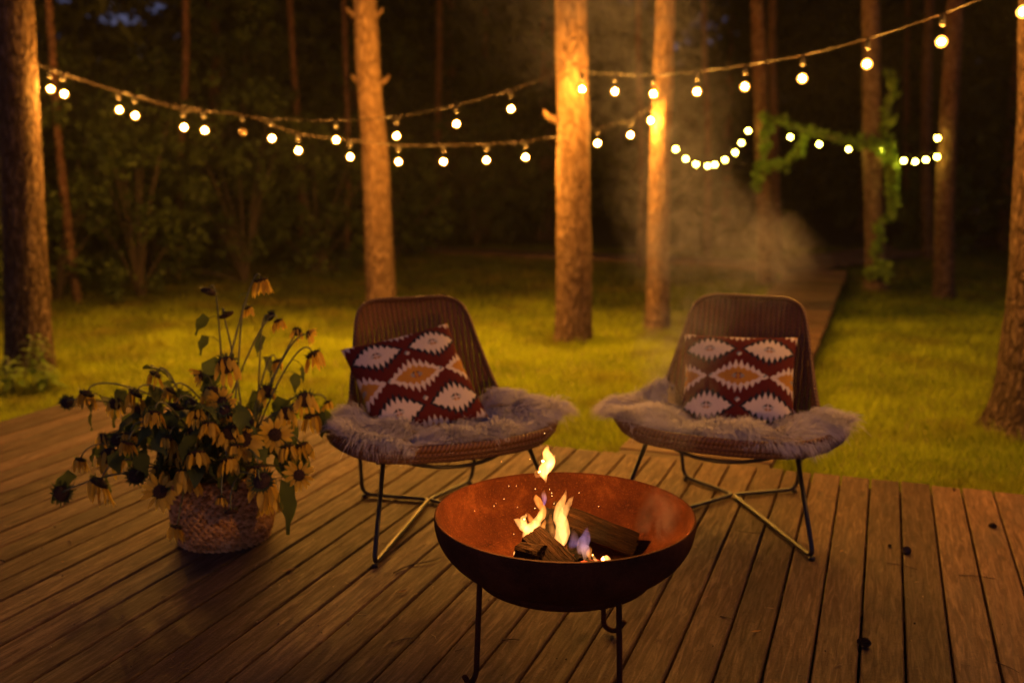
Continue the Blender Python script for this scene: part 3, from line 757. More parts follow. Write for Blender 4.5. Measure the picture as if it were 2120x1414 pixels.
def chair_rim(parent):
    pts = []; n = 60
    for k in range(n+1):
        g = .5 - .5*math.cos(math.pi*k/n); f = .004 + .992*g; pts.append(shell_pt(halfw(f), f*LTOT))
    q = [Vector((-p.x, p.y, p.z)) for p in reversed(pts)]
    allp = pts + q
    # even out spacing
    out = [allp[0]]
    for p in allp[1:]:
        if (p-out[-1]).length > .012: out.append(p)
    mb = MB(); mb.tube(out + [out[0]], [.0145 if p.y < .0 else lerp(.0145, .0095, min(1, p.y/.25)) for p in out + [out[0]]], 10, caps=False); o = mb.build('rim', M['wrap'], parent, True, True)
    mb = MB(); fr = [p + Vector((0, .012, -.024)) for p in out if p.y < .02]
    # second coil under the front lip
    fr.sort(key=lambda p: math.atan2(p.x, -(p.y - .05)))
    mb.tube(fr, .0145, 10); mb.tube([p + Vector((-p.x*.02, .016, -.022)) for p in fr], .013, 10); mb.build('lower_rim', M['wrap'], parent, True, True)
JZ = .012
FX, FY, RX, RY = .36, -.57, .235, .165        # feet relative to the junction of the floor bars
def chair(name, label, J, face, group):
    rz = face + math.pi/2
    t = thing(name, label, 'armchair', (J.x, J.y, 0), rz, group)
    sh = bpy.data.objects.new('x', None)
    off = Vector((0, -.10, 0))
    a = chair_shell(t); b = chair_rim(t)
    for o in t.children: o.location = off
    r = .0085
    for s in (-1, 1):
        mb = MB(); top_f = Vector((s*.275, -.385, .312)); top_r = Vector((s*.26, .10, .318))
        pts = rounded([top_f, (s*FX, FY, JZ), (s*.0088, -.014, JZ), (s*.0088, .008, JZ), (s*RX, RY, JZ), top_r], .045, 7)
        mb.tube(pts, r, 10); mb.build('leg', M['metal'], t)
        for (x, y) in ((s*FX*.985, FY*.985), (s*RX*.97, RY*.97)):
            f = MB(); f.tube([(x, y, 0.0005), (x, y, .012)], .011, 12); f.build('foot_cap', M['metal'], t)
    ring = []
    for k in range(40):
        a = 2*math.pi*k/40; x = .285*math.cos(a); y = -.15 + .265*math.sin(a)
        sg = 1 + .0*math.cos(a); z = .312 - .04*(1-(x/.285)**2)*(1 if y < -.15 else .4); ring.append((x, y, z))
    mb = MB(); mb.tube(ring, .0075, 8, closed=True); mb.build('seat_ring', M['metal'], t)
    for s in (-1, 1):
        mb = MB(); mb.box((s*.262, -.375, .312), (.075, .022, .02)); mb.build('bracket', M['metal'], t, False)
    bpy.data.objects.remove(sh)
    return t
JL = Vector((-.335, 3.84, 0)); JR = Vector((.905, 3.90, 0))
FL, FR = R(-69), R(-111)
chL = chair('rattan_chair', 'brown woven rattan lounge chair left of the fire bowl, beside the sunflowers', JL, FL, 'rattan lounge chairs')
chR = chair('rattan_chair', 'brown woven rattan lounge chair right of the fire bowl, with the path behind it', JR, FR, 'rattan lounge chairs')
def chair_local(J, face, p):
    return Matrix.Translation(J) @ Matrix.Rotation(face+math.pi/2, 4, 'Z') @ (Vector(p) + Vector((0, -.10, 0)))
# ---- sheepskins
M['fur'] = None
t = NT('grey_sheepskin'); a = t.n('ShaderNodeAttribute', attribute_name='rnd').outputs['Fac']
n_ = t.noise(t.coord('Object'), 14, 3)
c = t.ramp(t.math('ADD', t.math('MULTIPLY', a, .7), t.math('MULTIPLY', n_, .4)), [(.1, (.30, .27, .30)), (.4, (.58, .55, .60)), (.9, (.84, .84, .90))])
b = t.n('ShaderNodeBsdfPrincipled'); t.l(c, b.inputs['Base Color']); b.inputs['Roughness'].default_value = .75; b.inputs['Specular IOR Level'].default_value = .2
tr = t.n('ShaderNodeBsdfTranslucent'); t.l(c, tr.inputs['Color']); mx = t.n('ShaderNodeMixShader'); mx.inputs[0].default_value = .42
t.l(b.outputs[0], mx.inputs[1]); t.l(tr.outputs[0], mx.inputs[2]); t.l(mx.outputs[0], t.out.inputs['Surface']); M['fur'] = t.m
t = NT('sheepskin_hide'); t.bsdf((.2, .165, .16), .9, spec=.1); M['hide'] = t.m
def sheepskin(name, label, J, face, seed, lumps, outline, nh=34000):
    """outline(theta) gives the skin's edge on the shell: (a, s) in metres about the seat centre"""
    g = random.Random(seed); na, nr = 96, 26; vs = []; fs = []
    def surf(th, q, lift=0.0):
        ea, es = outline(th); a = ea*q; s = .34 + (es-.34)*q
        hw = halfw(max(.004, min(.996, s/LTOT)))
        if s < .0:
            p = shell_pt(a, .0); p.y += s*.6; p.z += s*.25
        else: p = shell_pt(max(-hw*1.04, min(hw*1.04, a)), s)
        over = abs(a) - hw*1.04
        if over > 0 and s >= 0: p.x += math.copysign(over*.75, a); p.z -= over*.55
        th_ = .018 + .026*(noise.noise(Vector((a*9+seed, s*9, 0)))*.5+.5)*(1 - q**6) + .02*math.sin(a*24+seed)*math.sin(s*19+seed*2)*(1-q**4)
        for (la, ls, lr, lh) in lumps:
            d2 = ((a-la)**2 + (s-ls)**2)/(lr*lr); th_ += lh*math.exp(-d2)
        n = Vector((-1.2*a, -.15 if s < .45 else -.8, .9 if s < .45 else .5)).normalized()
        return p + n*(th_*(1 if q < .999 else .35) + lift), a, s
    for i in range(na):
        for j in range(nr+1):
            vs.append(surf(2*math.pi*i/na, j/nr)[0])
    for i in range(na):
        k = (i+1) % na
        for j in range(nr): fs.append((i*(nr+1)+j, k*(nr+1)+j, k*(nr+1)+j+1, i*(nr+1)+j+1))
    t = thing(name, label, 'sheepskin', (J.x, J.y, 0), face+math.pi/2, 'grey sheepskins on the chairs')
    o = mesh('hide', vs, fs, M['hide'], t); o.location = (0, -.10, 0)
    # fur as fine locks of hair, laid over in wandering swirls
    V = np.array([tuple(v) for v in vs]); F = np.array([f for f in fs])
    e1 = V[F[:, 1]]-V[F[:, 0]]; e2 = V[F[:, 3]]-V[F[:, 0]]; nrm = np.cross(e1, e2); ar = np.linalg.norm(nrm, axis=1); nrm /= (ar[:, None]+1e-12)
    flip = nrm[:, 2] < 0; nrm[flip] *= -1
    G_ = np.random.default_rng(seed); idx = G_.choice(len(F), nh, p=ar/ar.sum()); u = G_.random((nh, 1)); v = G_.random((nh, 1))
    base = V[F[idx, 0]] + e1[idx]*u + e2[idx]*v; N_ = nrm[idx]
    cen = V.mean(0)
    flow = np.array([noise.noise_vector(Vector((b[0]*7+seed, b[1]*7, b[2]*7))) for b in base]); out = base - cen; out[:, 2] -= .05; out /= (np.linalg.norm(out, axis=1)[:, None]+1e-9)
    ringj = (idx % nr)/nr
    d = N_*(.42 - .25*ringj[:, None]) + flow*1.25 + out*(.25+.5*ringj[:, None]) + G_.normal(size=(nh, 3))*.16; d[:, 2] -= .15*ringj; d /= np.linalg.norm(d, axis=1)[:, None]
    L = (.040 + .032*G_.random((nh, 1)))*(1 - .45*((base[:, 1:2] < -.36)))*(1 + .25*ringj[:, None]); side = np.cross(d, G_.normal(size=(nh, 3))); side /= np.linalg.norm(side, axis=1)[:, None]; wd_ = .00085 + .0007*G_.random((nh, 1))
    mid = base + d*L*.5 + N_*L*.12; tip = base + d*L - np.array([0, 0, 1])*L*.22
    VV = np.stack([base-side*wd_, base+side*wd_, mid+side*wd_*.8, mid-side*wd_*.8, tip], 1).reshape(-1, 3)
    b5 = np.arange(nh)*5
    T = np.concatenate([np.stack([b5, b5+1, b5+2], 1), np.stack([b5, b5+2, b5+3], 1), np.stack([b5+3, b5+2, b5+4], 1)])
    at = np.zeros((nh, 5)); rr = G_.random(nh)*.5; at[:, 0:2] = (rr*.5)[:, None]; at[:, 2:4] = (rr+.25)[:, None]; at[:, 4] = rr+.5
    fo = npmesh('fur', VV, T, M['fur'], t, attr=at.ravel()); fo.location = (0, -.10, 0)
    return t
def outl(seed, k):
    def f(th):
        c, s = math.cos(th), math.sin(th); r = 1 + .10*math.sin(3*th+seed) + .06*math.sin(5*th+seed*2.1) + .035*math.sin(9*th+seed)
        a = .46*c*r*k; ss = .34 + (.33 if s < 0 else .20)*s*r
        return a, max(ss, .028)
    return f
skL = sheepskin('sheepskin', 'grey sheepskin in the left chair, bunched high on its right side', JL, FL, 3, [(0, .46, .17, -.03), (.30, .49, .07, .17), (.22, .50, .06, .08), (.34, .33, .07, .05), (-.36, .40, .09, .045), (-.28, .50, .07, .03), (.10, .03, .15, .008)], outl(1.3, .96))
skR = sheepskin('sheepskin', 'grey sheepskin in the right chair, with tufts over the right arm', JR, FR, 8, [(0, .46, .17, -.03), (-.30, .48, .08, .14), (-.22, .52, .06, .05), (-.38, .30, .07, .03), (.36, .38, .08, .06), (.28, .5, .08, .03), (.05, .08, .1, .015)], outl(4.0, .94))
# ---- cushions
RED, NAVY, WHITE, GOLD, BLUE = (.12, .014, .013), (.018, .021, .036), (.78, .68, .60), (.55, .27, .045), (.24, .30, .34)
def tri(x): x = x - math.floor(x); return 1 - abs(2*x-1)
def saw(dx, dy, a, b, p, k): return abs(dx)/a + abs(dy)/b - k*tri(dx/p)
def kilim(u, v):
    c = RED
    mot = [(.24, .79, 0), (.76, .79, 0), (.5, .5, 1), (-.02, .5, 1), (1.02, .5, 1), (.24, .21, 0), (.76, .21, 0), (.5, 1.06, 1), (.5, -.06, 1), (-.03, 1.06, 1), (1.03, 1.06, 1), (-.03, -.06, 1), (1.03, -.06, 1)]
    for (x, y, g) in sorted(mot, key=lambda m: m[2]):
        dx, dy = u-x, v-y
        if abs(dx) > .3 or abs(dy) > .25: continue
        T = tri(dx/.050); T2 = tri(dx/.050 + .5); ax, ay = abs(dx), abs(dy)
        def body(A, B): return B*max(0, 1-(ax/A)**1.45)
        if g:
            if ay < body(.25, .175)*(.56+.44*T): c = WHITE
            if ay < body(.19, .105)*(.66+.34*T2): c = GOLD
        else:
            if ay < body(.245, .185)*(.66+.34*T2): c = NAVY
            if ay < body(.215, .150)*(.52+.48*T): c = WHITE
        r = abs(dx)/.062 + abs(dy)/.042
        if r < 1:
            if abs(dx) < .006 or abs(abs(dy)-.002) < .003: c = WHITE if not g else GOLD
            elif dy > .016: c = NAVY if abs(dx) < .03 else BLUE
            elif dy < -.016: c = (.30, .07, .035) if g else GOLD
            else: c = BLUE if abs(dx) > .016 else (.35, .1, .05)
    for (x, y) in ((.5, .735), (.5, .27), (.265, .5), (.735, .5)):
        dx, dy = u-x, v-y
        if abs(dx) + abs(dy) < .026: c = WHITE if dy < dx else BLUE
    return c
def cushion(name, label, center, R3, size, seed):
    n = 190; vs = []; fs = []; cols = []
    def shp(u, v, sgn):
        x = (u-.5)*2; y = (v-.5)*2
        e = (1-abs(x)**2.6)*(1-abs(y)**2.6); z = .30*(max(e, 0)**.42)*sgn
        pin = 1 - .075*(1-abs(x)**2)*abs(y)**3*1.0; pin2 = 1 - .075*(1-abs(y)**2)*abs(x)**3
        z += .018*noise.noise(Vector((u*3+seed, v*3, sgn)))*e + .012*noise.noise(Vector((u*8+seed, v*8, sgn*2)))*e
        return Vector((x*pin2*.5, y*pin*.5, z*.5))*size
    o = []
    for sgn in (1, -1):
        b = len(vs)
        for j in range(n+1):
            for i in range(n+1): vs.append(shp(i/n, j/n, sgn))
        for j in range(n):
            for i in range(n):
                q = (b+j*(n+1)+i, b+j*(n+1)+i+1, b+(j+1)*(n+1)+i+1, b+(j+1)*(n+1)+i)
                fs.append(q if sgn > 0 else q[::-1])
    for v in range(len(vs)):
        k = v % ((n+1)*(n+1)); i = k % (n+1); j = k//(n+1); cols.append(kilim(i/n, j/n))
    me = bpy.data.meshes.new(name); me.from_pydata([tuple(v) for v in vs], [], fs); me.polygons.foreach_set('use_smooth', [True]*len(fs))
    ca = me.color_attributes.new('Col', 'FLOAT_COLOR', 'POINT'); ca.data.foreach_set('color', [x for c in cols for x in (*c, 1)])
    me.materials.append(M['kilim']); me.update(); ob = bpy.data.objects.new(name, me); COL.objects.link(ob)
    M4 = R3.to_4x4(); M4.translation = center; ob.matrix_world = M4
    tag(ob, label, 'cushion', 'patterned cushions on the chairs'); return ob
M['kilim'] = mat_attrcol('kilim_cloth')
def cushion_rot(face, lean, roll, yaw=0):
    """cushion plane x right, y up, z outwards to the sitter's side"""
    fz = face + math.pi/2 + yaw
    base = Matrix.Rotation(fz, 3, 'Z') @ Matrix.Rotation(R(90) - lean, 3, 'X') @ Matrix.Rotation(roll, 3, 'Z')
    return base
cushion('cushion', 'red and white patterned cushion tilted sideways in the left chair', chair_local(JL, FL, (-.075, .015, .515)), cushion_rot(FL, R(42), R(13), R(-6)), .445, 1)
cushion('cushion', 'red and white patterned cushion standing upright in the right chair, partly veiled by smoke', chair_local(JR, FR, (.015, .01, .495)), cushion_rot(FR, R(42), R(1), R(6)), .445, 5)

# =================================================================== FIRE BOWL
BCN = Vector((.138, 2.50, 0)); ZR = .445; RB = .343
def bowl():
    t = thing('fire_bowl', 'round rusted steel fire bowl on thin bent legs, burning', 'fire bowl', (BCN.x, BCN.y, 0))
    prof_o = []; n = 26; depth = .185
    for i in range(n+1):
        a = math.pi/2*i/n                         # 0 = rim, 90 = bottom
        r = RB*math.cos(a)**.80 if i < n else .0001; z = ZR - depth*math.sin(a)**.92; prof_o.append((r, z))
    prof_o = [(RB-.0015, ZR)] + [(r*1.0, z-.006) for r, z in prof_o]
    prof_i = [(max(.0001, r-.0065), z+.0075) for r, z in prof_o[1:]][::-1]
    mo = MB(); mo.lathe(prof_o, 96, closed=False); mo.build('bowl_outside', M['rust_out'], t)
    mi = MB(); mi.lathe(prof_i + [(RB-.0015, ZR)], 96, closed=False); mi.build('bowl_inside', M['rust_in'], t)
    rg = MB(); rr = []
    zr = .287; rad = .226
    rg.lathe([(rad, zr-.014), (rad+.006, zr-.014), (rad+.012, zr+.014), (rad+.006, zr+.014)], 72); rg.build('support_ring', M['rust_out'], t)
    for (ang, hook) in ((197, 1), (-57, 1), (58, 1)):
        a = R(ang); d = Vector((math.cos(a), math.sin(a), 0)); tg = Vector((-d.y, d.x, 0)); top = d*(rad+.005)
        if ang == 58: tg = Vector((.9, -.25, 0)).normalized()
        elif ang == 197: tg = Vector((-.45, -.9, 0)).normalized()
        l = MB(); p = rounded([top + Vector((0, 0, zr+.01)), top + d*.012 + Vector((0, 0, .02)), top + d*.012 + tg*.035 + Vector((0, 0, .0075)), top + d*.012 + tg*.062 + Vector((0, 0, .045))], .022, 6)
        l.tube(p, .0075, 10); l.build('leg', M['rust_out'], t)
    return t
bowl()
def bowl_z(x, y):
    r = min(.999, math.hypot(x-BCN.x, y-BCN.y)/(RB-.006)); a = math.acos(r**(1/.80)); return ZR - .185*math.sin(a)**.92 + .003
# ash and embers
t = NT('ash_and_charcoal'); v = t.coord('Object'); a_ = t.noise(v, 40, 5, .7); c = t.ramp(a_, [(.35, (.006, .005, .005)), (.55, (.025, .02, .017)), (.8, (.10, .085, .075))])
em = t.noise(v, 22, 3, .5, .5); b = t.bsdf(c, .95, bump=a_, bs=.8, bd=.01); t.l(t.ramp(em, [(.5, (0, 0, 0)), (.62, (1, .06, .01)), (.75, (1, .25, .03))]), b.inputs['Emission Color']); b.inputs['Emission Strength'].default_value = 4.0
M['ash'] = t.m
vs = []; fs = []; nr, na = 14, 40
for j in range(nr+1):
    for i in range(na):
        r = .145*j/nr*(1+.12*math.sin(3*i/na*6.28+1)); a = 6.283*i/na; x = BCN.x+r*math.cos(a); y = BCN.y+r*math.sin(a)
        z = bowl_z(x, y) + (.022*(1-(j/nr)**2)) + .010*noise.noise(Vector((x*40, y*40, 0)))*(1-j/nr) - (.003 if j == nr else 0); vs.append((x, y, z))
for j in range(nr):
    for i in range(na): k = (i+1) % na; fs.append((j*na+i, j*na+k, (j+1)*na+k, (j+1)*na+i))
tag(mesh('ash_bed', vs, fs, M['ash']), 'glowing ash and charcoal in the bottom of the fire bowl', 'ash')
# firewood
t = NT('split_log_wood'); v = t.coord('Object', (1.0, 14, 14)); a_ = t.noise(v, 9, 5, .7, .4); n2 = t.noise(t.coord('Object'), 11, 4)
c = t.ramp(a_, [(.3, (.005, .0035, .003)), (.55, (.022, .011, .006)), (.8, (.08, .042, .02))]); c = t.mix(t.maprange(n2, .5, .68, 0, .85), c, (.014, .011, .010))
t.bsdf(c, .9, bump=a_, bs=1.0, bd=.012, spec=.06); M['log'] = t.m
t = NT('charred_log'); v = t.coord('Object'); vo = t.n('ShaderNodeTexVoronoi'); vo.inputs['Scale'].default_value = 60; t.l(v, vo.inputs['Vector'])
b = t.bsdf(t.ramp(vo.outputs['Distance'], [(0, (.012, .008, .007)), (.6, (.003, .0025, .0025))]), .95, bump=vo.outputs['Distance'], bs=.8, bd=.006, spec=.05); n3 = t.noise(v, 18, 3, .5)
t.l(t.ramp(n3, [(.56, (0, 0, 0)), (.66, (1, .12, .015))]), b.inputs['Emission Color']); b.inputs['Emission Strength'].default_value = .35; M['char'] = t.m
def log(label, a, b, r, seed, mat, wedge=True):
    a, b = Vector(a), Vector(b); L = (b-a).length; n = 22; m = 24
    vs = []; fs = []
    sec = []
    for k in range(m):
        th = 2*math.pi*k/m
        rr = 1.0
        if wedge: # split face: flatten one side
            c = math.cos(th - 1.2)
            if c > .35: rr = .35/c
            c2 = math.cos(th + 1.5)
            if c2 > .55: rr = min(rr, .55/c2)
        sec.append((rr*math.cos(th), rr*math.sin(th)))
    for i in range(n+1):
        f = i/n
        for k, (y, z) in enumerate(sec):
            q = 1 + .16*noise.noise(Vector((f*3+seed, y*1.5, z*1.5))) + .10*noise.noise(Vector((f*2+seed, y*7, z*7))); e = 1 - .05*(abs(f-.5)*2)**10
            vs.append(Vector((f*L + .012*noise.noise(Vector((k*.9, seed, f*50 if i in (0, n) else 0)))*(1 if i in (0, n) else 0), y*r*q*e, z*r*q*e + .05*r*math.sin(f*4+seed))))
    for i in range(n):
        for k in range(m): k2 = (k+1) % m; fs.append((i*m+k, i*m+k2, (i+1)*m+k2, (i+1)*m+k))
    fs.append(tuple(range(m-1, -1, -1))); fs.append(tuple(n*m+k for k in range(m)))
    o = mesh('firewood', vs, fs, mat, None, False)
    d = (b-a).normalized(); q = Vector((1, 0, 0)).rotation_difference(d); o.rotation_mode = 'QUATERNION'; 
    best = max((R(k*6) for k in range(60)), key=lambda w: (q @ (Quaternion((1, 0, 0), w) @ Vector((0, math.cos(1.2), math.sin(1.2))))).dot(Vector((-.15, -.62, .75))))
    o.rotation_quaternion = q @ Quaternion((1, 0, 0), best); o.location = a
    return tag(o, label, 'firewood', 'firewood in the bowl')
def BC_(x, y, Y): return P(860 + x/2.648, 880 + y/2.648, Y)
log('short split log leaning at the front of the fire', BC_(640, 600, 2.47), BC_(830, 790, 2.36), .036, 1, M['log'])
log('long split log reaching from the flames to the right side of the bowl', BC_(745, 470, 2.60), BC_(1205, 660, 2.58), .036, 5, M['log'])
log('dark charred piece standing upright behind the front log', BC_(735, 470, 2.565), BC_(690, 650, 2.50), .030, 9, M['char'])
log('round small log lying at the left under the front log', BC_(590, 705, 2.45), BC_(700, 735, 2.40), .034, 13, M['log'], False)
log('small black charred stub near the glowing embers', BC_(862, 655, 2.50), BC_(885, 745, 2.44), .018, 17, M['char'])
# flames
def flame(label, pts, Y, zmix, strength, stops, depth=.75, seed=0):
    """pts: (x, y, half width) in the bowl picture, from root to tip; built as a body of glowing gas"""
    c = [(BC_(x, y, Y + .012*math.sin(i*1.3+seed)), w/2.648/FP*Y*1.55) for i, (x, y, w) in enumerate(pts)]
    P_ = spline([q[0] for q in c], 6); W_ = [v.x for v in spline([Vector((q[1], 0, 0)) for q in c], 6)]
    base = P_[0]; vs = []; fs = []; n = 14
    for i, (p, w_) in enumerate(zip(P_, W_)):
        a = P_[max(i-1, 0)]; b = P_[min(i+1, len(P_)-1)]; tn = (b-a).normalized(); sx = Vector((tn.z, 0, -tn.x)).normalized()
        tw = .5*math.sin(i*.25+seed)
        for k in range(n):
            th = 2*math.pi*k/n; r = max(w_*(1 + .15*noise.noise(Vector((i*.3, math.cos(th)*.9+seed*3.1, math.sin(th)*.9)))), .0004)
            vs.append(p - base + sx*math.cos(th)*r + Vector((0, 1, 0))*math.sin(th + tw)*r*depth)
    m = len(P_)
    for i in range(m-1):
        for k in range(n): k2 = (k+1) % n; fs.append((i*n+k, i*n+k2, (i+1)*n+k2, (i+1)*n+k))
    fs.append(tuple(range(n-1, -1, -1))); fs.append(tuple((m-1)*n+k for k in range(n)))
    top = max(v.z for v in vs); low = min(v.z for v in vs)
    mt = mat_flame('flame_gas', low, top, stops, strength)
    o = mesh('flame', vs, fs, mt); o.location = base
    return tag(o, label, 'flame', 'flames of the fire')
YEL = [(0, (1, .34, .06)), (.35, (1, .44, .11)), (1, (1, .34, .06))]
ORG = [(0, (.9, .26, .06)), (.5, (1, .32, .05)), (1, (1, .24, .03))]
BLU = [(0, (.30, .22, .9)), (.45, (.65, .30, .5)), (1, (1, .35, .08))]
S1 = 175
flame('detached bright flame rising above the rim of the bowl', [(716, 316, 1), (712, 294, 7), (702, 265, 17), (712, 236, 22), (732, 205, 25), (728, 176, 21), (720, 152, 15), (721, 133, 9), (725, 118, 5), (719, 104, 1)], 2.49, 0, S1*1.3, YEL, .7, 1)
flame('pointed right lobe of the detached flame', [(722, 240, 4), (738, 212, 13), (752, 188, 9), (768, 160, 1)], 2.495, 0, S1*.9, YEL, .7, 21)
flame('small faint flame left of the detached flame', [(690, 285, 2), (672, 270, 14), (668, 255, 10), (676, 240, 2)], 2.50, 0, S1*.25, ORG, .7, 11)
flame('tall central flame curling to the right at its tip', [(800, 712, 8), (784, 665, 18), (802, 612, 25), (806, 552, 27), (786, 500, 22), (788, 455, 16), (806, 418, 12), (820, 384, 7), (826, 352, 1)], 2.46, 0, S1*.55, YEL, .8, 2)
flame('right fork of the tall central flame', [(800, 560, 6), (806, 500, 15), (826, 458, 14), (842, 430, 12), (852, 408, 8), (868, 388, 1)], 2.465, 0, S1*.45, YEL, .8, 22)
flame('tongue of flame rising beside the charred piece', [(670, 540, 4), (690, 500, 14), (700, 465, 13), (680, 430, 14), (664, 400, 11), (662, 380, 2)], 2.49, 0, S1*.6, ORG, .8, 3)
flame('broad ragged flame at the left of the wood', [(596, 622, 10), (628, 588, 27), (655, 552, 23), (674, 515, 15), (688, 480, 8), (698, 448, 1)], 2.50, 0, S1*.8, YEL, .7, 4)
flame('curled flame at the far left of the fire', [(640, 590, 3), (604, 562, 18), (578, 538, 16), (556, 520, 9), (538, 516, 1)], 2.505, 0, S1*.8, YEL, .7, 5)
flame('inner curl of the left flame', [(600, 570, 5), (596, 535, 12), (588, 512, 10), (606, 496, 5), (604, 484, 1)], 2.5, 0, S1*.8, YEL, .7, 23)
flame('thin wisp of flame left of the charred piece', [(660, 560, 3), (640, 530, 12), (625, 500, 8), (608, 478, 2)], 2.51, 0, S1*.5, ORG, .7, 15)
flame('low bright flame at the lower left by the round log', [(545, 745, 3), (556, 720, 16), (572, 698, 20), (600, 690, 20), (612, 680, 3)], 2.43, 0, S1*1.0, YEL, .7, 6)
flame('violet tinged flame above the charred stub', [(905, 750, 6), (925, 700, 24), (915, 660, 22), (935, 615, 18), (940, 580, 10), (945, 560, 2)], 2.45, 0, S1*.13, [(0, (1, .42, .12)), (.5, (.75, .35, .4)), (1, (.45, .25, .6))], .8, 7)
flame('blue violet flame between central flame and stub', [(850, 690, 6), (868, 650, 20), (872, 610, 16), (865, 580, 8), (868, 560, 2)], 2.48, 0, S1*.045, BLU, .8, 8)
flame('faint violet flame tip under the detached flame', [(705, 440, 3), (708, 410, 8), (704, 380, 9), (706, 355, 2)], 2.485, 0, S1*.3, BLU, .8, 9)
flame('low flame licking up between the two logs', [(745, 720, 4), (752, 690, 14), (742, 655, 11), (752, 625, 6), (748, 600, 1)], 2.47, 0, S1*.5, YEL, .8, 31)
flame('low flame behind the front log', [(690, 620, 4), (705, 590, 13), (698, 560, 10), (710, 530, 5), (708, 505, 1)], 2.52, 0, S1*.45, ORG, .8, 32)
flame('small flame at the edge of the embers', [(800, 745, 4), (812, 725, 12), (806, 700, 8), (815, 680, 1)], 2.43, 0, S1*.5, ORG, .8, 33)
flame('faint flame under the long log', [(960, 735, 3), (950, 705, 10), (958, 680, 7), (950, 655, 1)], 2.47, 0, S1*.35, ORG, .8, 34)
flame('thin streak of flame right of the violet flame', [(1000, 752, 3), (985, 735, 6), (972, 712, 4), (968, 705, 1)], 2.44, 0, S1*.9, YEL, .7, 10)
flame('small bright flame at the right over the front rim', [(1030, 752, 5), (1045, 742, 20), (1046, 725, 12), (1048, 712, 2)], 2.44, 0, S1*1.2, YEL, .7, 12)
flame('faint orange flame at the foot of the central flame', [(740, 640, 3), (755, 600, 14), (745, 550, 10), (740, 500, 6), (745, 480, 2)], 2.50, 0, S1*.12, ORG, .8, 14)
for (e, pt, Y_) in ((15.0, (714, 262), 2.49), (.5, (800, 500), 2.44), (.3, (600, 540), 2.49)):
    fl = bpy.data.lights.new('fire_light', 'POINT'); fl.energy = e; fl.color = (1, .38, .06); fl.shadow_soft_size = .014
    fo = bpy.data.objects.new('fire_light', fl); COL.objects.link(fo); fo.location = BC_(*pt, Y_)
# sparks
M['spark'] = mat_emit('glowing_spark', (1, .5, .15), 9.0)
mb = MB(); g = random.Random(4)
for (x, y, Y) in [(708, 45, 2.5), (628, 186, 2.5), (472, 200, 2.5), (735, 352, 2.55), (748, 372, 2.56), (486, 405, 2.6), (432, 442, 2.6), (325, 470, 2.55), (820, 480, 2.6), (857, 487, 2.6), (1005, 445, 2.7), (655, 455, 2.55), (560, 450, 2.6), (760, 430, 2.55)] + [(g.uniform(400, 1050), g.uniform(300, 620), 2.6) for _ in range(8)]:
    p = BC_(x, y, Y); r = g.uniform(.0004, .0008); mb.tube([p - Vector((0, 0, r)), p, p + Vector((r*g.uniform(-1, 1), 0, r*1.6))], [r*.4, r, r*.3], 5)
kind(mb.build('sparks', M['spark']), 'stuff')

# =================================================================== BASKET OF SUNFLOWERS
BK = Vector((-1.055, 3.47, 0))
def basket():
    t = thing('wicker_basket', 'round braided water hyacinth basket holding the sunflowers', 'basket', BK)
    tt = NT('braided_water_hyacinth'); a = tt.n('ShaderNodeAttribute', attribute_name='rnd').outputs['Fac']; n = tt.noise(tt.coord('Object'), 120, 3)
    c = tt.ramp(tt.math('ADD', tt.math('MULTIPLY', a, .5), tt.math('MULTIPLY', n, .5)), [(.2, (.26, .13, .035)), (.5, (.58, .33, .11)), (.85, (.78, .50, .20))]); tt.bsdf(c, .8, bump=n, bs=.4, bd=.003, spec=.1)
    def rad(z): return .148 + .030*math.sin(math.pi*min(1, (z+.02)/.27)*.9)
    m = MB(); at = []; rows = 15; zt = .245; g = random.Random(2)
    for j in range(rows):
        z = .010 + zt*j/rows; n = 44; R0 = rad(z)
        for i in range(n):
            a0 = 6.283*(i+.5*(j % 2))/n; w_ = 6.283/n*R0
            # a fat stitch lying slantwise: two strands of the braid
            for s in (-1, 1):
                c = Vector((math.cos(a0)*R0, math.sin(a0)*R0, z + s*.0035)); tg = Vector((-math.sin(a0), math.cos(a0), 0)); up = Vector((0, 0, 1)); on = Vector((math.cos(a0), math.sin(a0), 0))
                d = (tg*.94 + up*s*.42).normalized(); b0 = len(m.v)
                m.tube([c - d*w_*.72 - on*.003, c - d*w_*.3 + on*.004, c + d*w_*.3 + on*.005, c + d*w_*.72 - on*.003], [.0022, .0062, .0062, .0022], 6); at += [g.random()]*(len(m.v)-b0)
    o = m.build('braided_wall', tt.m, t); q = o.data.attributes.new('rnd', 'FLOAT', 'POINT'); q.data.foreach_set('value', at)
    m = MB(); m.lathe([(.0001, .004), (.145, .004)] + [(rad(z)-.004, z) for z in (.02, .06, .11, .16, .21, .25)] + [(rad(z)-.014, z) for z in (.25, .21, .16, .11, .06, .02)] + [(.0001, .014)], 40, closed=False); o = m.build('lining', tt.m, t)
    return t
basket()
def CP(x, y, Y): return P(60 + x/2.209, 540 + y/2.209, Y)
def frame(n):
    n = n.normalized(); a = Vector((0, 0, 1)).cross(n)
    if a.length < .05: a = Vector((1, 0, 0))
    a.normalize(); return a, n.cross(a).normalized(), n
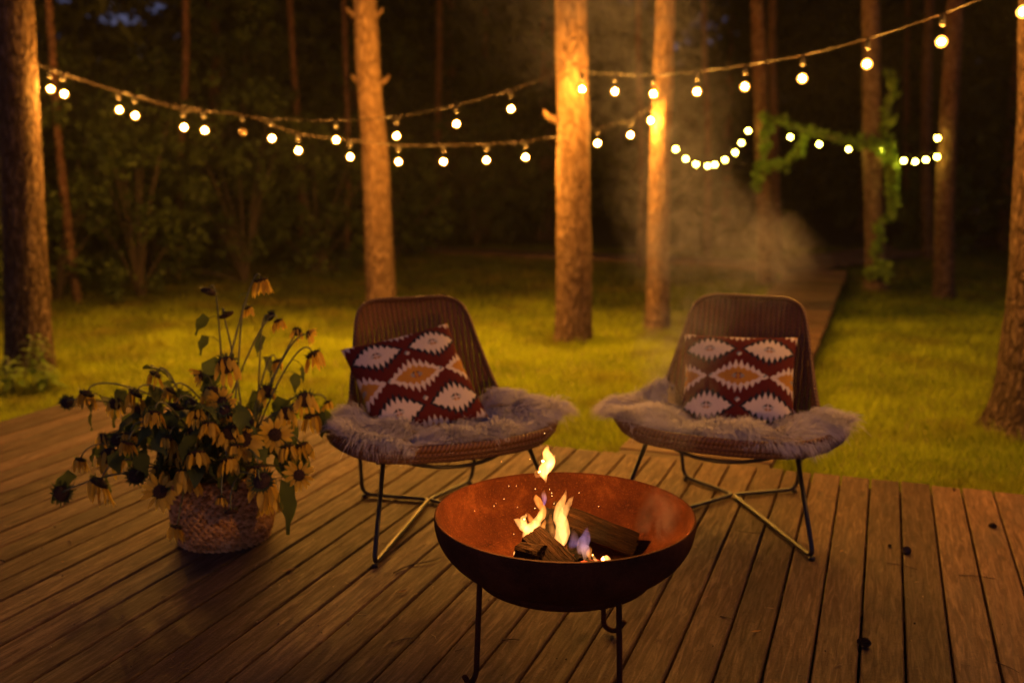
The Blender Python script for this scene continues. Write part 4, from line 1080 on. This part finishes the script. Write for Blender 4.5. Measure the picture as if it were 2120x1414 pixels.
def leaf_geo(root, d, L, W, droop, g, nn=6):
    """a broad leaf: two rows of quads folded along the midrib"""
    d = d.normalized(); sd = d.cross(Vector((0, 0, 1)))
    if sd.length < .1: sd = Vector((1, 0, 0))
    sd.normalize(); tw = g.uniform(-.9, .9); sd = (Quaternion(d, tw) @ sd); V = []; F = []
    p = root.copy(); dd = d.copy()
    for i in range(nn+1):
        f = i/nn; w = W*(math.sin(math.pi*(f**.62))**.9)*(1-f*.15) if 0 < f < 1 else W*.03
        up = sd.cross(dd).normalized()
        V += [p - sd*w + up*w*.3 + up*.006*math.sin(i*2.3), p.copy(), p + sd*w + up*w*.3 + up*.006*math.sin(i*1.7+1)]
        dd = (dd + Vector((0, 0, -1))*droop/nn*1.6).normalized(); p = p + dd*L/nn
    for i in range(nn):
        b = i*3; F += [(b, b+1, b+4, b+3), (b+1, b+2, b+5, b+4)]
    return V, F
def sunflower(label, hx, hy, r, typ, Y, g, root=None, leaves=()):
    hp = CP(hx, hy, Y); rm = r/2.209/FP*3.5*1.12
    rm *= .84 if typ == 'open' else 1
    out = hp - (BK + Vector((0, 0, .3))); out.z = 0; out = out.normalized() if out.length > .01 else Vector((0, -1, 0))
    if typ == 'open': n = Vector((.15*g.uniform(-1, 1), -1, .05 + .2*g.uniform(-1, 1)))
    elif typ == 'up': n = Vector((-.2, -1, .25))
    elif typ == 'face': n = Vector((.5*g.uniform(-1, 1), -1, -.35))
    elif typ == 'back': n = Vector((.4*g.uniform(-1, 1) + out.x*.5, .65, -.55))
    elif typ == 'side': n = out + Vector((0, -.2, -.15))
    else: n = Vector((out.x*.45 + .25*g.uniform(-1, 1), out.y*.3 - .2, -1))
    a, b, n = frame(n)
    if root is None: root = BK + Vector((g.uniform(-.08, .08), g.uniform(-.08, .08), .20))
    t = thing('sunflower', label, 'sunflower', root, 0, 'wilted sunflowers in the basket'); o = root
    L = (hp-root).length
    back = hp - n*rm*.35
    p1 = root + Vector((out.x*.12*L, out.y*.12*L, L*.45)); k = .07 if typ in ('droop', 'back', 'side') else min(.12, L*.3)
    if hp.z < .34: p1 = root + Vector((out.x*.25, out.y*.25, .16))
    p2 = back - n*k + Vector((0, 0, .03 if typ == 'droop' else 0))
    st = MB(); pts = bez(Vector((0, 0, 0)), p1-o, p2-o, back-o, 18); st.tube(pts, [lerp(.0042, .0026, i/18) for i in range(19)], 7); st.build('stem', M['stem'], t)
    # disc
    d = MB(); rr = rm*(.62 if typ in ('droop', 'open', 'back') else .78); prof_ = [(0.0001, .22*rr), (.45*rr, .20*rr), (.8*rr, .10*rr), (rr, -.02*rr), (.95*rr, -.25*rr), (.5*rr, -.48*rr), (.12*rr, -.6*rr)]
    M3 = Matrix((a, b, n)).transposed(); vs = []; m_ = 18
    for (q, z) in prof_:
        for i in range(m_): th = 6.283*i/m_; vs.append(M3 @ Vector((q*math.cos(th), q*math.sin(th), z)) + hp - o)
    fs = []
    for j in range(len(prof_)-1):
        for i in range(m_): k2 = (i+1) % m_; fs.append((j*m_+i, (j+1)*m_+i, (j+1)*m_+k2, j*m_+k2))
    hd = mesh('flower_head', vs, fs, M['disc'], t)
    # sepals
    V = []; F = []; A = []
    for ring in range(2):
        ns = 16
        for i in range(ns):
            th = 6.283*(i+.5*ring)/ns + g.uniform(-.12, .12); rd = a*math.cos(th) + b*math.sin(th); tg = -a*math.sin(th) + b*math.cos(th)
            p0 = hp + rd*rr*(.85-.1*ring) - n*rr*.2; Ls = rm*(.42 + .2*g.random()); dr = (rd*(.9) - n*(.35+.4*ring)*(1 if typ != 'open' else .2) + Vector((0, 0, -.15))).normalized(); w_ = rm*.12
            k = len(V); V += [p0 - tg*w_ - o, p0 + tg*w_ - o, p0 + dr*Ls + n*Ls*g.uniform(-.2, .3) - o]; F.append((k, k+1, k+2)); A += [g.random()]*3
    # rough green back of the head
    npmesh('sepals', [tuple(v) for v in V], F, M['sepal'], hd, attr=A)
    if typ in ('droop', 'open', 'face', 'side') or (typ == 'back' and r > 60):
        V = []; F = []; A = []; npet = 17 if typ != 'face' else 9
        for i in range(npet):
            if g.random() < .12: continue
            th = 6.283*i/npet + g.uniform(-.15, .15); rd = a*math.cos(th) + b*math.sin(th)
            if typ == 'open': dr = rd + Vector((0, 0, -.18)) + n*.12
            elif typ == 'side': dr = rd*.8 + Vector((0, 0, -.5)) + n*.6
            else: dr = rd*.30 + Vector((0, 0, -1)) + Vector((g.uniform(-.12, .12), g.uniform(-.12, .12), 0))
            dr.normalize(); Lp = rm*g.uniform(.95, 1.3)*(1.15 if typ != 'open' else .95); w_ = rm*g.uniform(.17, .24); tg = dr.cross(n)
            if tg.length < .15: tg = dr.cross(rd)
            tg.normalize(); tg = Quaternion(dr, g.uniform(-.5, .5)) @ tg; cu = g.uniform(-.25, .3); up = tg.cross(dr); p = hp + rd*rr*.9; sd_ = g.random()*.6; k = len(V); dd = dr.copy()
            for q, wf in enumerate((.45, .95, 1.0, .75, .12)):
                V += [p - tg*w_*wf - o, p + up*w_*.25*wf - o, p + tg*w_*wf - o]; A += [sd_ + q*.08]*3; dd = (dd + up*cu*.35).normalized(); p = p + dd*Lp/4
            for q in range(4): e = k+q*3; F += [(e, e+1, e+4, e+3), (e+1, e+2, e+5, e+4)]
        npmesh('petals', [tuple(v) for v in V], F, M['petal'], hd, smooth=True, attr=A)
    for (lx, ly, LL, WW, ddx, ddz) in leaves:
        rt = CP(lx, ly, Y + g.uniform(.0, .12)); dv = Vector((ddx, g.uniform(-.4, .2), ddz)); V, F = leaf_geo(rt, dv, LL, WW, 1.0, g)
        near = min(pts, key=lambda q: (q + o - rt).length) + o
        lm = MB(); lm.tube([near-o, (near+rt)/2 - o + Vector((0, 0, .006)), rt - o], [.0016, .0014, .0012], 5)
        b0 = len(lm.v); lm.add([v-o for v in V], F); lo = lm.build('leaf', M['sun_leaf'], t)
        at_ = lo.data.attributes.new('rnd', 'FLOAT', 'POINT'); at_.data.foreach_set('value', [g.random()*.3 + .35]*len(lm.v))
    return t
g = random.Random(21)
GEN = {'droop': 'wilted sunflower with hanging yellow petals in the crowded bouquet', 'face': 'sunflower with dark centre and a few limp petals in the bouquet', 'back': 'drooping sunflower showing its green back in the bouquet',
       'dry': 'dried sunflower head without petals in the bouquet', 'open': 'open yellow sunflower in the bouquet', 'side': 'sunflower turned sideways in the bouquet'}
FLW = [(820, 145, 42, 'dry', 3.50, 'tallest petal free sunflower head, upright at the top of the bouquet', [(825, 262, .085, .03, -1, -.2), (822, 345, .08, .026, -.8, -.6), (850, 440, .10, .055, .1, -1)]),
 (1062, 92, 46, 'droop', 3.52, 'topmost sunflower, bent over with hanging yellow petals', [(1000, 155, .04, .006, -.9, .6)]),
 (905, 252, 40, 'dry', 3.48, 'round brown sunflower head just below the tallest ones', []),
 (1003, 218, 27, 'droop', 3.53, 'small drooping sunflower halfway up the topmost stem', []),
 (1108, 255, 36, 'back', 3.56, 'green backed sunflower beside a yellow drooping one at upper right', [(1085, 350, .085, .036, -.9, -.6), (1068, 440, .10, .05, .6, -.9)]),
 (1140, 278, 32, 'droop', 3.50, 'short yellow drooping sunflower at upper right', []),
 (1225, 325, 24, 'face', 3.52, 'tiny ragged sunflower on a thin arching stem at upper right', []),
 (1282, 337, 26, 'side', 3.50, 'small brown sideways sunflower ending the arching stem', []),
 (1302, 432, 50, 'droop', 3.42, 'sunflower with long pale hanging petals closest to the left chair', [(1215, 510, .075, .022, 0, -1), (1250, 480, .06, .01, .1, -1)]),
 (905, 478, 50, 'face', 3.44, 'brown ragged sunflower above the middle of the bouquet', []), (1135, 462, 34, 'droop', 3.6, 'pale small sunflower behind the bouquet, facing the lawn', []),
 (575, 522, 42, 'droop', 3.45, None, []), (782, 525, 30, 'side', 3.45, 'dark sideways sunflower head on a bare hooked stem', []), (648, 598, 42, 'droop', 3.42, None, []),
 (175, 650, 42, 'back', 3.50, 'spiky dark sunflower at the far upper left of the bouquet', []), (262, 612, 50, 'droop', 3.45, 'yellow drooping sunflower with a leaf below, upper left', [(290, 650, .10, .035, -.1, -1), (320, 615, .13, .055, .7, -.6)]),
 (395, 655, 34, 'face', 3.42, None, []), (485, 610, 50, 'droop', 3.40, None, []), (670, 672, 46, 'dry', 3.30, 'big round seed head in the middle of the bouquet', []), (835, 610, 46, 'face', 3.42, None, []), (885, 645, 46, 'open', 3.34, 'half open yellow sunflower above the bouquet middle', []),
 (1090, 600, 40, 'face', 3.5, None, []), (1265, 638, 46, 'face', 3.42, 'dark sunflower head with curled sepals at the right', []), (1365, 650, 26, 'droop', 3.46, 'small sunflower touching the sheepskin of the left chair', []), (975, 690, 46, 'droop', 3.36, None, []), (905, 715, 46, 'droop', 3.30, None, []),
 (1290, 715, 52, 'droop', 3.44, None, []), (340, 815, 34, 'face', 3.42, None, []), (405, 820, 46, 'back', 3.38, None, []), (628, 770, 58, 'droop', 3.26, 'large wilted sunflower left of the bouquet middle', []), (980, 815, 68, 'open', 3.24, 'largest wide open yellow sunflower facing the camera', []),
 (1125, 795, 56, 'open', 3.30, 'open yellow sunflower right of the largest one', []), (1245, 850, 50, 'droop', 3.36, None, []), (370, 895, 50, 'face', 3.36, 'sunflower with large dark centre at the lower left', []), (235, 912, 38, 'droop', 3.40, None, []),
 (145, 1065, 58, 'back', 3.34, 'spiky green backed sunflower lowest at the far left', [(220, 985, .13, .045, -1, -.1)]), (318, 1020, 66, 'droop', 3.32, 'large sunflower with long orange petals at the lower left', [(330, 950, .13, .045, .4, -1)]), (490, 985, 54, 'back', 3.28, None, []),
 (765, 885, 54, 'droop', 3.20, 'sunflower hanging above the left part of the basket', []), (910, 915, 46, 'droop', 3.20, None, []), (600, 955, 46, 'droop', 3.26, None, [(610, 930, .07, .03, -.3, -.8)]), (600, 1055, 58, 'open', 3.20, 'ragged open sunflower left of the basket', []), (720, 985, 56, 'droop', 3.2, None, []),
 (1050, 950, 56, 'droop', 3.18, None, []), (1068, 1010, 62, 'back', 3.14, 'green backed sunflower bent over in front of the basket', []), (1235, 980, 48, 'open', 3.24, 'bright yellow sunflower at the right of the basket', []), (1095, 1085, 54, 'droop', 3.16, None, [(1150, 1000, .19, .06, .25, -1)]),
 (880, 1085, 24, 'droop', 3.14, 'small closed yellow bud hanging before the basket', []), (925, 1150, 34, 'dry', 3.14, 'small green seed head hanging before the basket', []), (672, 1222, 40, 'droop', 3.22, 'lowest sunflower, hanging down beside the basket to the deck', []),
 (560, 722, 42, 'face', 3.38, None, []), (740, 655, 40, 'back', 3.36, None, []), (1182, 855, 44, 'droop', 3.3, None, []), (462, 795, 42, 'droop', 3.34, None, []), (750, 790, 36, 'face', 3.26, None, []), (850, 760, 38, 'back', 3.26, None, []), (1180, 700, 40, 'face', 3.4, None, []), (500, 690, 36, 'face', 3.44, None, [])]
gf = random.Random(5)
for k in range(19):
    a_, q_ = gf.random()*6.283, gf.random()**.6
    FLW.append((790 + math.cos(a_)*q_*360, 800 + math.sin(a_)*q_*175, gf.uniform(32, 44), gf.choice(['droop', 'droop', 'back', 'face', 'droop']), gf.uniform(3.14, 3.40), None, []))
for i, (x, y, r, ty, Y, lb, lv) in enumerate(FLW):
    lv = list(lv)
    if 400 < x < 1300 and y > 480:
        for k in range((3 if i % 3 else 2) if y < 940 else 0): lv.append((x + g.uniform(-90, 90), y + g.uniform(-30, 60), g.uniform(.08, .13), g.uniform(.03, .05), g.uniform(-1, 1), g.uniform(-1, .2)))
    sunflower(lb or GEN[ty], x, y, r, ty, Y, g, leaves=lv)

# =================================================================== THINGS LYING ON THE DECK
M['cone'] = mat_plain('pine_cone_scales', (.07, .04, .022), .8); M['dry'] = mat_leaf('dry_leaf', (.25, .12, .04), (.42, .22, .07), .2)
def cone(px, py, r, label):
    p = G(px, py, 0); m = MB(); g = random.Random(px)
    for k in range(64):
        f = k/63; a = k*2.4; z = (f-.5)*2*r*1.15; rr = r*(math.sin(math.pi*(.12+.8*f)))*.75; d = Vector((math.cos(a), math.sin(a), .45)).normalized(); sd = Vector((-math.sin(a), math.cos(a), 0)); c = Vector((math.cos(a)*rr*.4, math.sin(a)*rr*.4, z))
        w_ = r*.24; m.add([c - sd*w_*.5, c + sd*w_*.5, c + d*rr*.75 + sd*w_, c + d*rr*.9 + Vector((0, 0, w_*.5)), c + d*rr*.75 - sd*w_], [(0, 1, 2, 3, 4)])
        m.add([c - sd*w_*.5 - Vector((0, 0, w_*.4)), c + sd*w_*.5 - Vector((0, 0, w_*.4)), c + d*rr*.75 + sd*w_, c + d*rr*.9 + Vector((0, 0, w_*.5)), c + d*rr*.75 - sd*w_], [(4, 3, 2, 1, 0)])
    o = m.build('pine_cone', M['cone'], None, False); o.location = p + Vector((0, 0, r*.62)); o.rotation_euler = (R(80), g.random(), g.random()*6); tag(o, label, 'pine cone', 'pine cones on the deck')
cone(1876, 1146, .017, 'dark pine cone on the boards in front of the deck edge at the right'); cone(1787, 1336, .017, 'pine cone nearest to the camera, lower right of the deck'); cone(2054, 1092, .013, 'pine cone near the right edge of the photo'); cone(1842, 1132, .007, 'tiny cone fragment left of the dark pine cone'); cone(1975, 1015, .006, 'tiny dark cone bit by the edge of the deck')
def dleaf(px, py, L, rz, label, curl=.6, mat='dry', w=.35):
    p = G(px, py, 0); V = []; F = []; n = 6
    for i in range(n+1):
        f = i/n; ww = L*w*math.sin(math.pi*max(.02, min(.98, f)))*.5; x = (f-.5)*L; z = .004 + curl*L*.5*abs(f-.5)**2*4*.4
        V += [(x, -ww, z + ww*.5), (x, 0, z), (x, ww, z + ww*.5)]
    for i in range(n): b = i*3; F += [(b, b+1, b+4, b+3), (b+1, b+2, b+5, b+4)]
    o = npmesh('dry_leaf', V, F, M[mat], smooth=True, attr=[.5]*len(V)); o.location = p; o.rotation_euler = (0, 0, rz); tag(o, label, 'leaf', 'dry leaves on the deck')
dleaf(1565, 1310, .032, .3, 'curled brown leaf right of the fire bowl'); dleaf(1165, 1270, .035, -.3, 'curled leaf on the deck under the fire bowl'); dleaf(600, 1183, .055, .7, 'red brown bark like leaf left of the front left chair leg', .4, 'dry', .25); dleaf(120, 1184, .030, .3, 'yellow petal like leaf lying left of the basket', .5)
dleaf(130, 1165, .014, .1, 'tiny curled leaf behind the yellow one'); dleaf(833, 1228, .034, .5, 'brown leaf between the left chair and the bowl'); dleaf(598, 1205, .016, 2, 'tiny pale curl by the red brown leaf'); dleaf(862, 1232, .014, .3, 'tiny leaf bit near the bowl'); dleaf(1742, 1143, .02, .6, 'small dark leaf left of the pine cones')
def twig(px, py, px2, py2, label, r=.0018):
    a = G(px, py, r+.001); b = G(px2, py2, r+.001); d = b-a; s = Vector((-d.y, d.x, 0))*.08; m = MB(); m.tube(spline([a, a + d*.35 + s, a + d*.7 - s*.4 + Vector((0, 0, .004)), b], 5), [lerp(r, r*.5, i/15) for i in range(16)], 6)
    o = m.build('twig', M['cone']); tag(o, label, 'twig', 'twigs on the deck')
twig(815, 1185, 920, 1152, 'long dark twig left of the fire bowl', .0028); twig(1835, 1165, 1900, 1178, 'thin twig under the dark pine cone'); twig(1985, 1190, 2060, 1198, 'thin twig right of the pine cones'); twig(1490, 1275, 1520, 1283, 'short twig right of the bowl legs'); twig(2060, 1370, 2110, 1392, 'twig in the lower right corner'); twig(810, 1330, 870, 1318, 'light twig at the lower left of the bowl'); twig(1040, 1325, 1075, 1324, 'straight twig under the left of the bowl')
# fallen needles and crumbs, past counting
g_ = random.Random(9); m = MB()
for k in range(800):
    tt_ = g_.uniform(-3.4, 1.9); ss_ = g_.uniform(1.9, 4.38); p = deck_pt(tt_, ss_, .0022); a = g_.random()*6.28; L = g_.uniform(.012, .035); d = Vector((math.cos(a), math.sin(a), 0)); c = Vector((-d.y, d.x, 0))*L*g_.uniform(-.25, .25)
    if g_.random() < .6: m.tube([p, p + d*L*.5 + c + Vector((0, 0, .001)), p + d*L], [.0006, .0006, .0003], 4)
    else: r = g_.uniform(.001, .004); m.tube([p, p + Vector((0, 0, r*.6)), p + Vector((r*.4, 0, r))], [r, r*.8, r*.2], 5)
nm = NT('pine_needles'); nn_ = nm.noise(nm.coord('Object'), 8, 2); nm.bsdf(nm.ramp(nn_, [(.4, (.05, .03, .02)), (.6, (.38, .24, .11))]), .7)
kind(m.build('pine_needles', nm.m), 'stuff')

# =================================================================== SMOKE
def smoke():
    lo = Vector((-.35, 2.35, .34)); hi = Vector((1.55, 5.4, 2.55)); c = (lo+hi)/2; d = hi-lo; mb = MB(); mb.box(c, d)
    t = NT('wood_smoke'); tc = t.n('ShaderNodeTexCoord'); vec = tc.outputs['Object']
    nz = t.n('ShaderNodeTexNoise'); nz.inputs['Scale'].default_value = 1.6; nz.inputs['Detail'].default_value = 3; t.l(vec, nz.inputs['Vector'])
    w1 = t.n('ShaderNodeVectorMath', operation='SUBTRACT'); t.l(nz.outputs['Color'], w1.inputs[0]); w1.inputs[1].default_value = (.5, .5, .5)
    w2 = t.n('ShaderNodeVectorMath', operation='SCALE'); t.l(w1.outputs[0], w2.inputs[0]); w2.inputs['Scale'].default_value = .42
    w3 = t.n('ShaderNodeVectorMath', operation='ADD'); t.l(vec, w3.inputs[0]); t.l(w2.outputs[0], w3.inputs[1])
    tot = None
    # puffs: centre, radii, density
    for (p, r, dn) in [((.40, 2.58, .42), (.075, .06, .10), 2.6), ((.53, 3.15, .62), (.12, .12, .17), 1.5), ((.58, 3.42, .74), (.15, .14, .16), 1.3), ((.84, 4.0, .95), (.34, .3, .25), .85),
                       ((1.12, 4.3, .98), (.18, .22, .18), .6), ((.70, 4.3, 1.22), (.30, .32, .30), .60), ((.68, 4.5, 1.55), (.32, .36, .36), .42), ((.50, 4.6, 1.95), (.42, .42, .42), .30), ((.12, 4.7, 2.1), (.42, .42, .36), .13)]:
        s1 = t.n('ShaderNodeVectorMath', operation='SUBTRACT'); t.l(w3.outputs[0], s1.inputs[0]); s1.inputs[1].default_value = p
        s2 = t.n('ShaderNodeVectorMath', operation='DIVIDE'); t.l(s1.outputs[0], s2.inputs[0]); s2.inputs[1].default_value = r
        s3 = t.n('ShaderNodeVectorMath', operation='LENGTH'); t.l(s2.outputs[0], s3.inputs[0])
        m = t.maprange(s3.outputs['Value'], 1.25, .1, 0, dn); tot = m if tot is None else t.math('ADD', tot, m)
    wisp = t.noise(vec, 7.5, 3, .6, 1.8); wisp = t.maprange(wisp, .43, .64, .0, 2.4)
    den = t.math('MULTIPLY', tot, wisp)
    v = t.n('ShaderNodeVolumePrincipled'); v.inputs['Color'].default_value = (.74, .78, .90, 1); v.inputs['Anisotropy'].default_value = .15; t.l(t.math('MULTIPLY', den, .72), v.inputs['Density']); t.l(v.outputs[0], t.out.inputs['Volume'])
    o = mb.build('smoke', t.m, None, False); kind(o, 'stuff'); return o
smoke()

# =================================================================== AIR
def haze():
    mb = MB(); lo = Vector((-46, -6, -1.4)); hi = Vector((46, 46, 24)); mb.box((lo+hi)/2, hi-lo)
    t = NT('thin_evening_haze'); v = t.n('ShaderNodeVolumePrincipled'); v.inputs['Color'].default_value = (.9, .88, .86, 1); v.inputs['Density'].default_value = .0007; v.inputs['Anisotropy'].default_value = .0
    t.l(v.outputs[0], t.out.inputs['Volume']); kind(mb.build('haze', t.m, None, False), 'stuff')
haze()
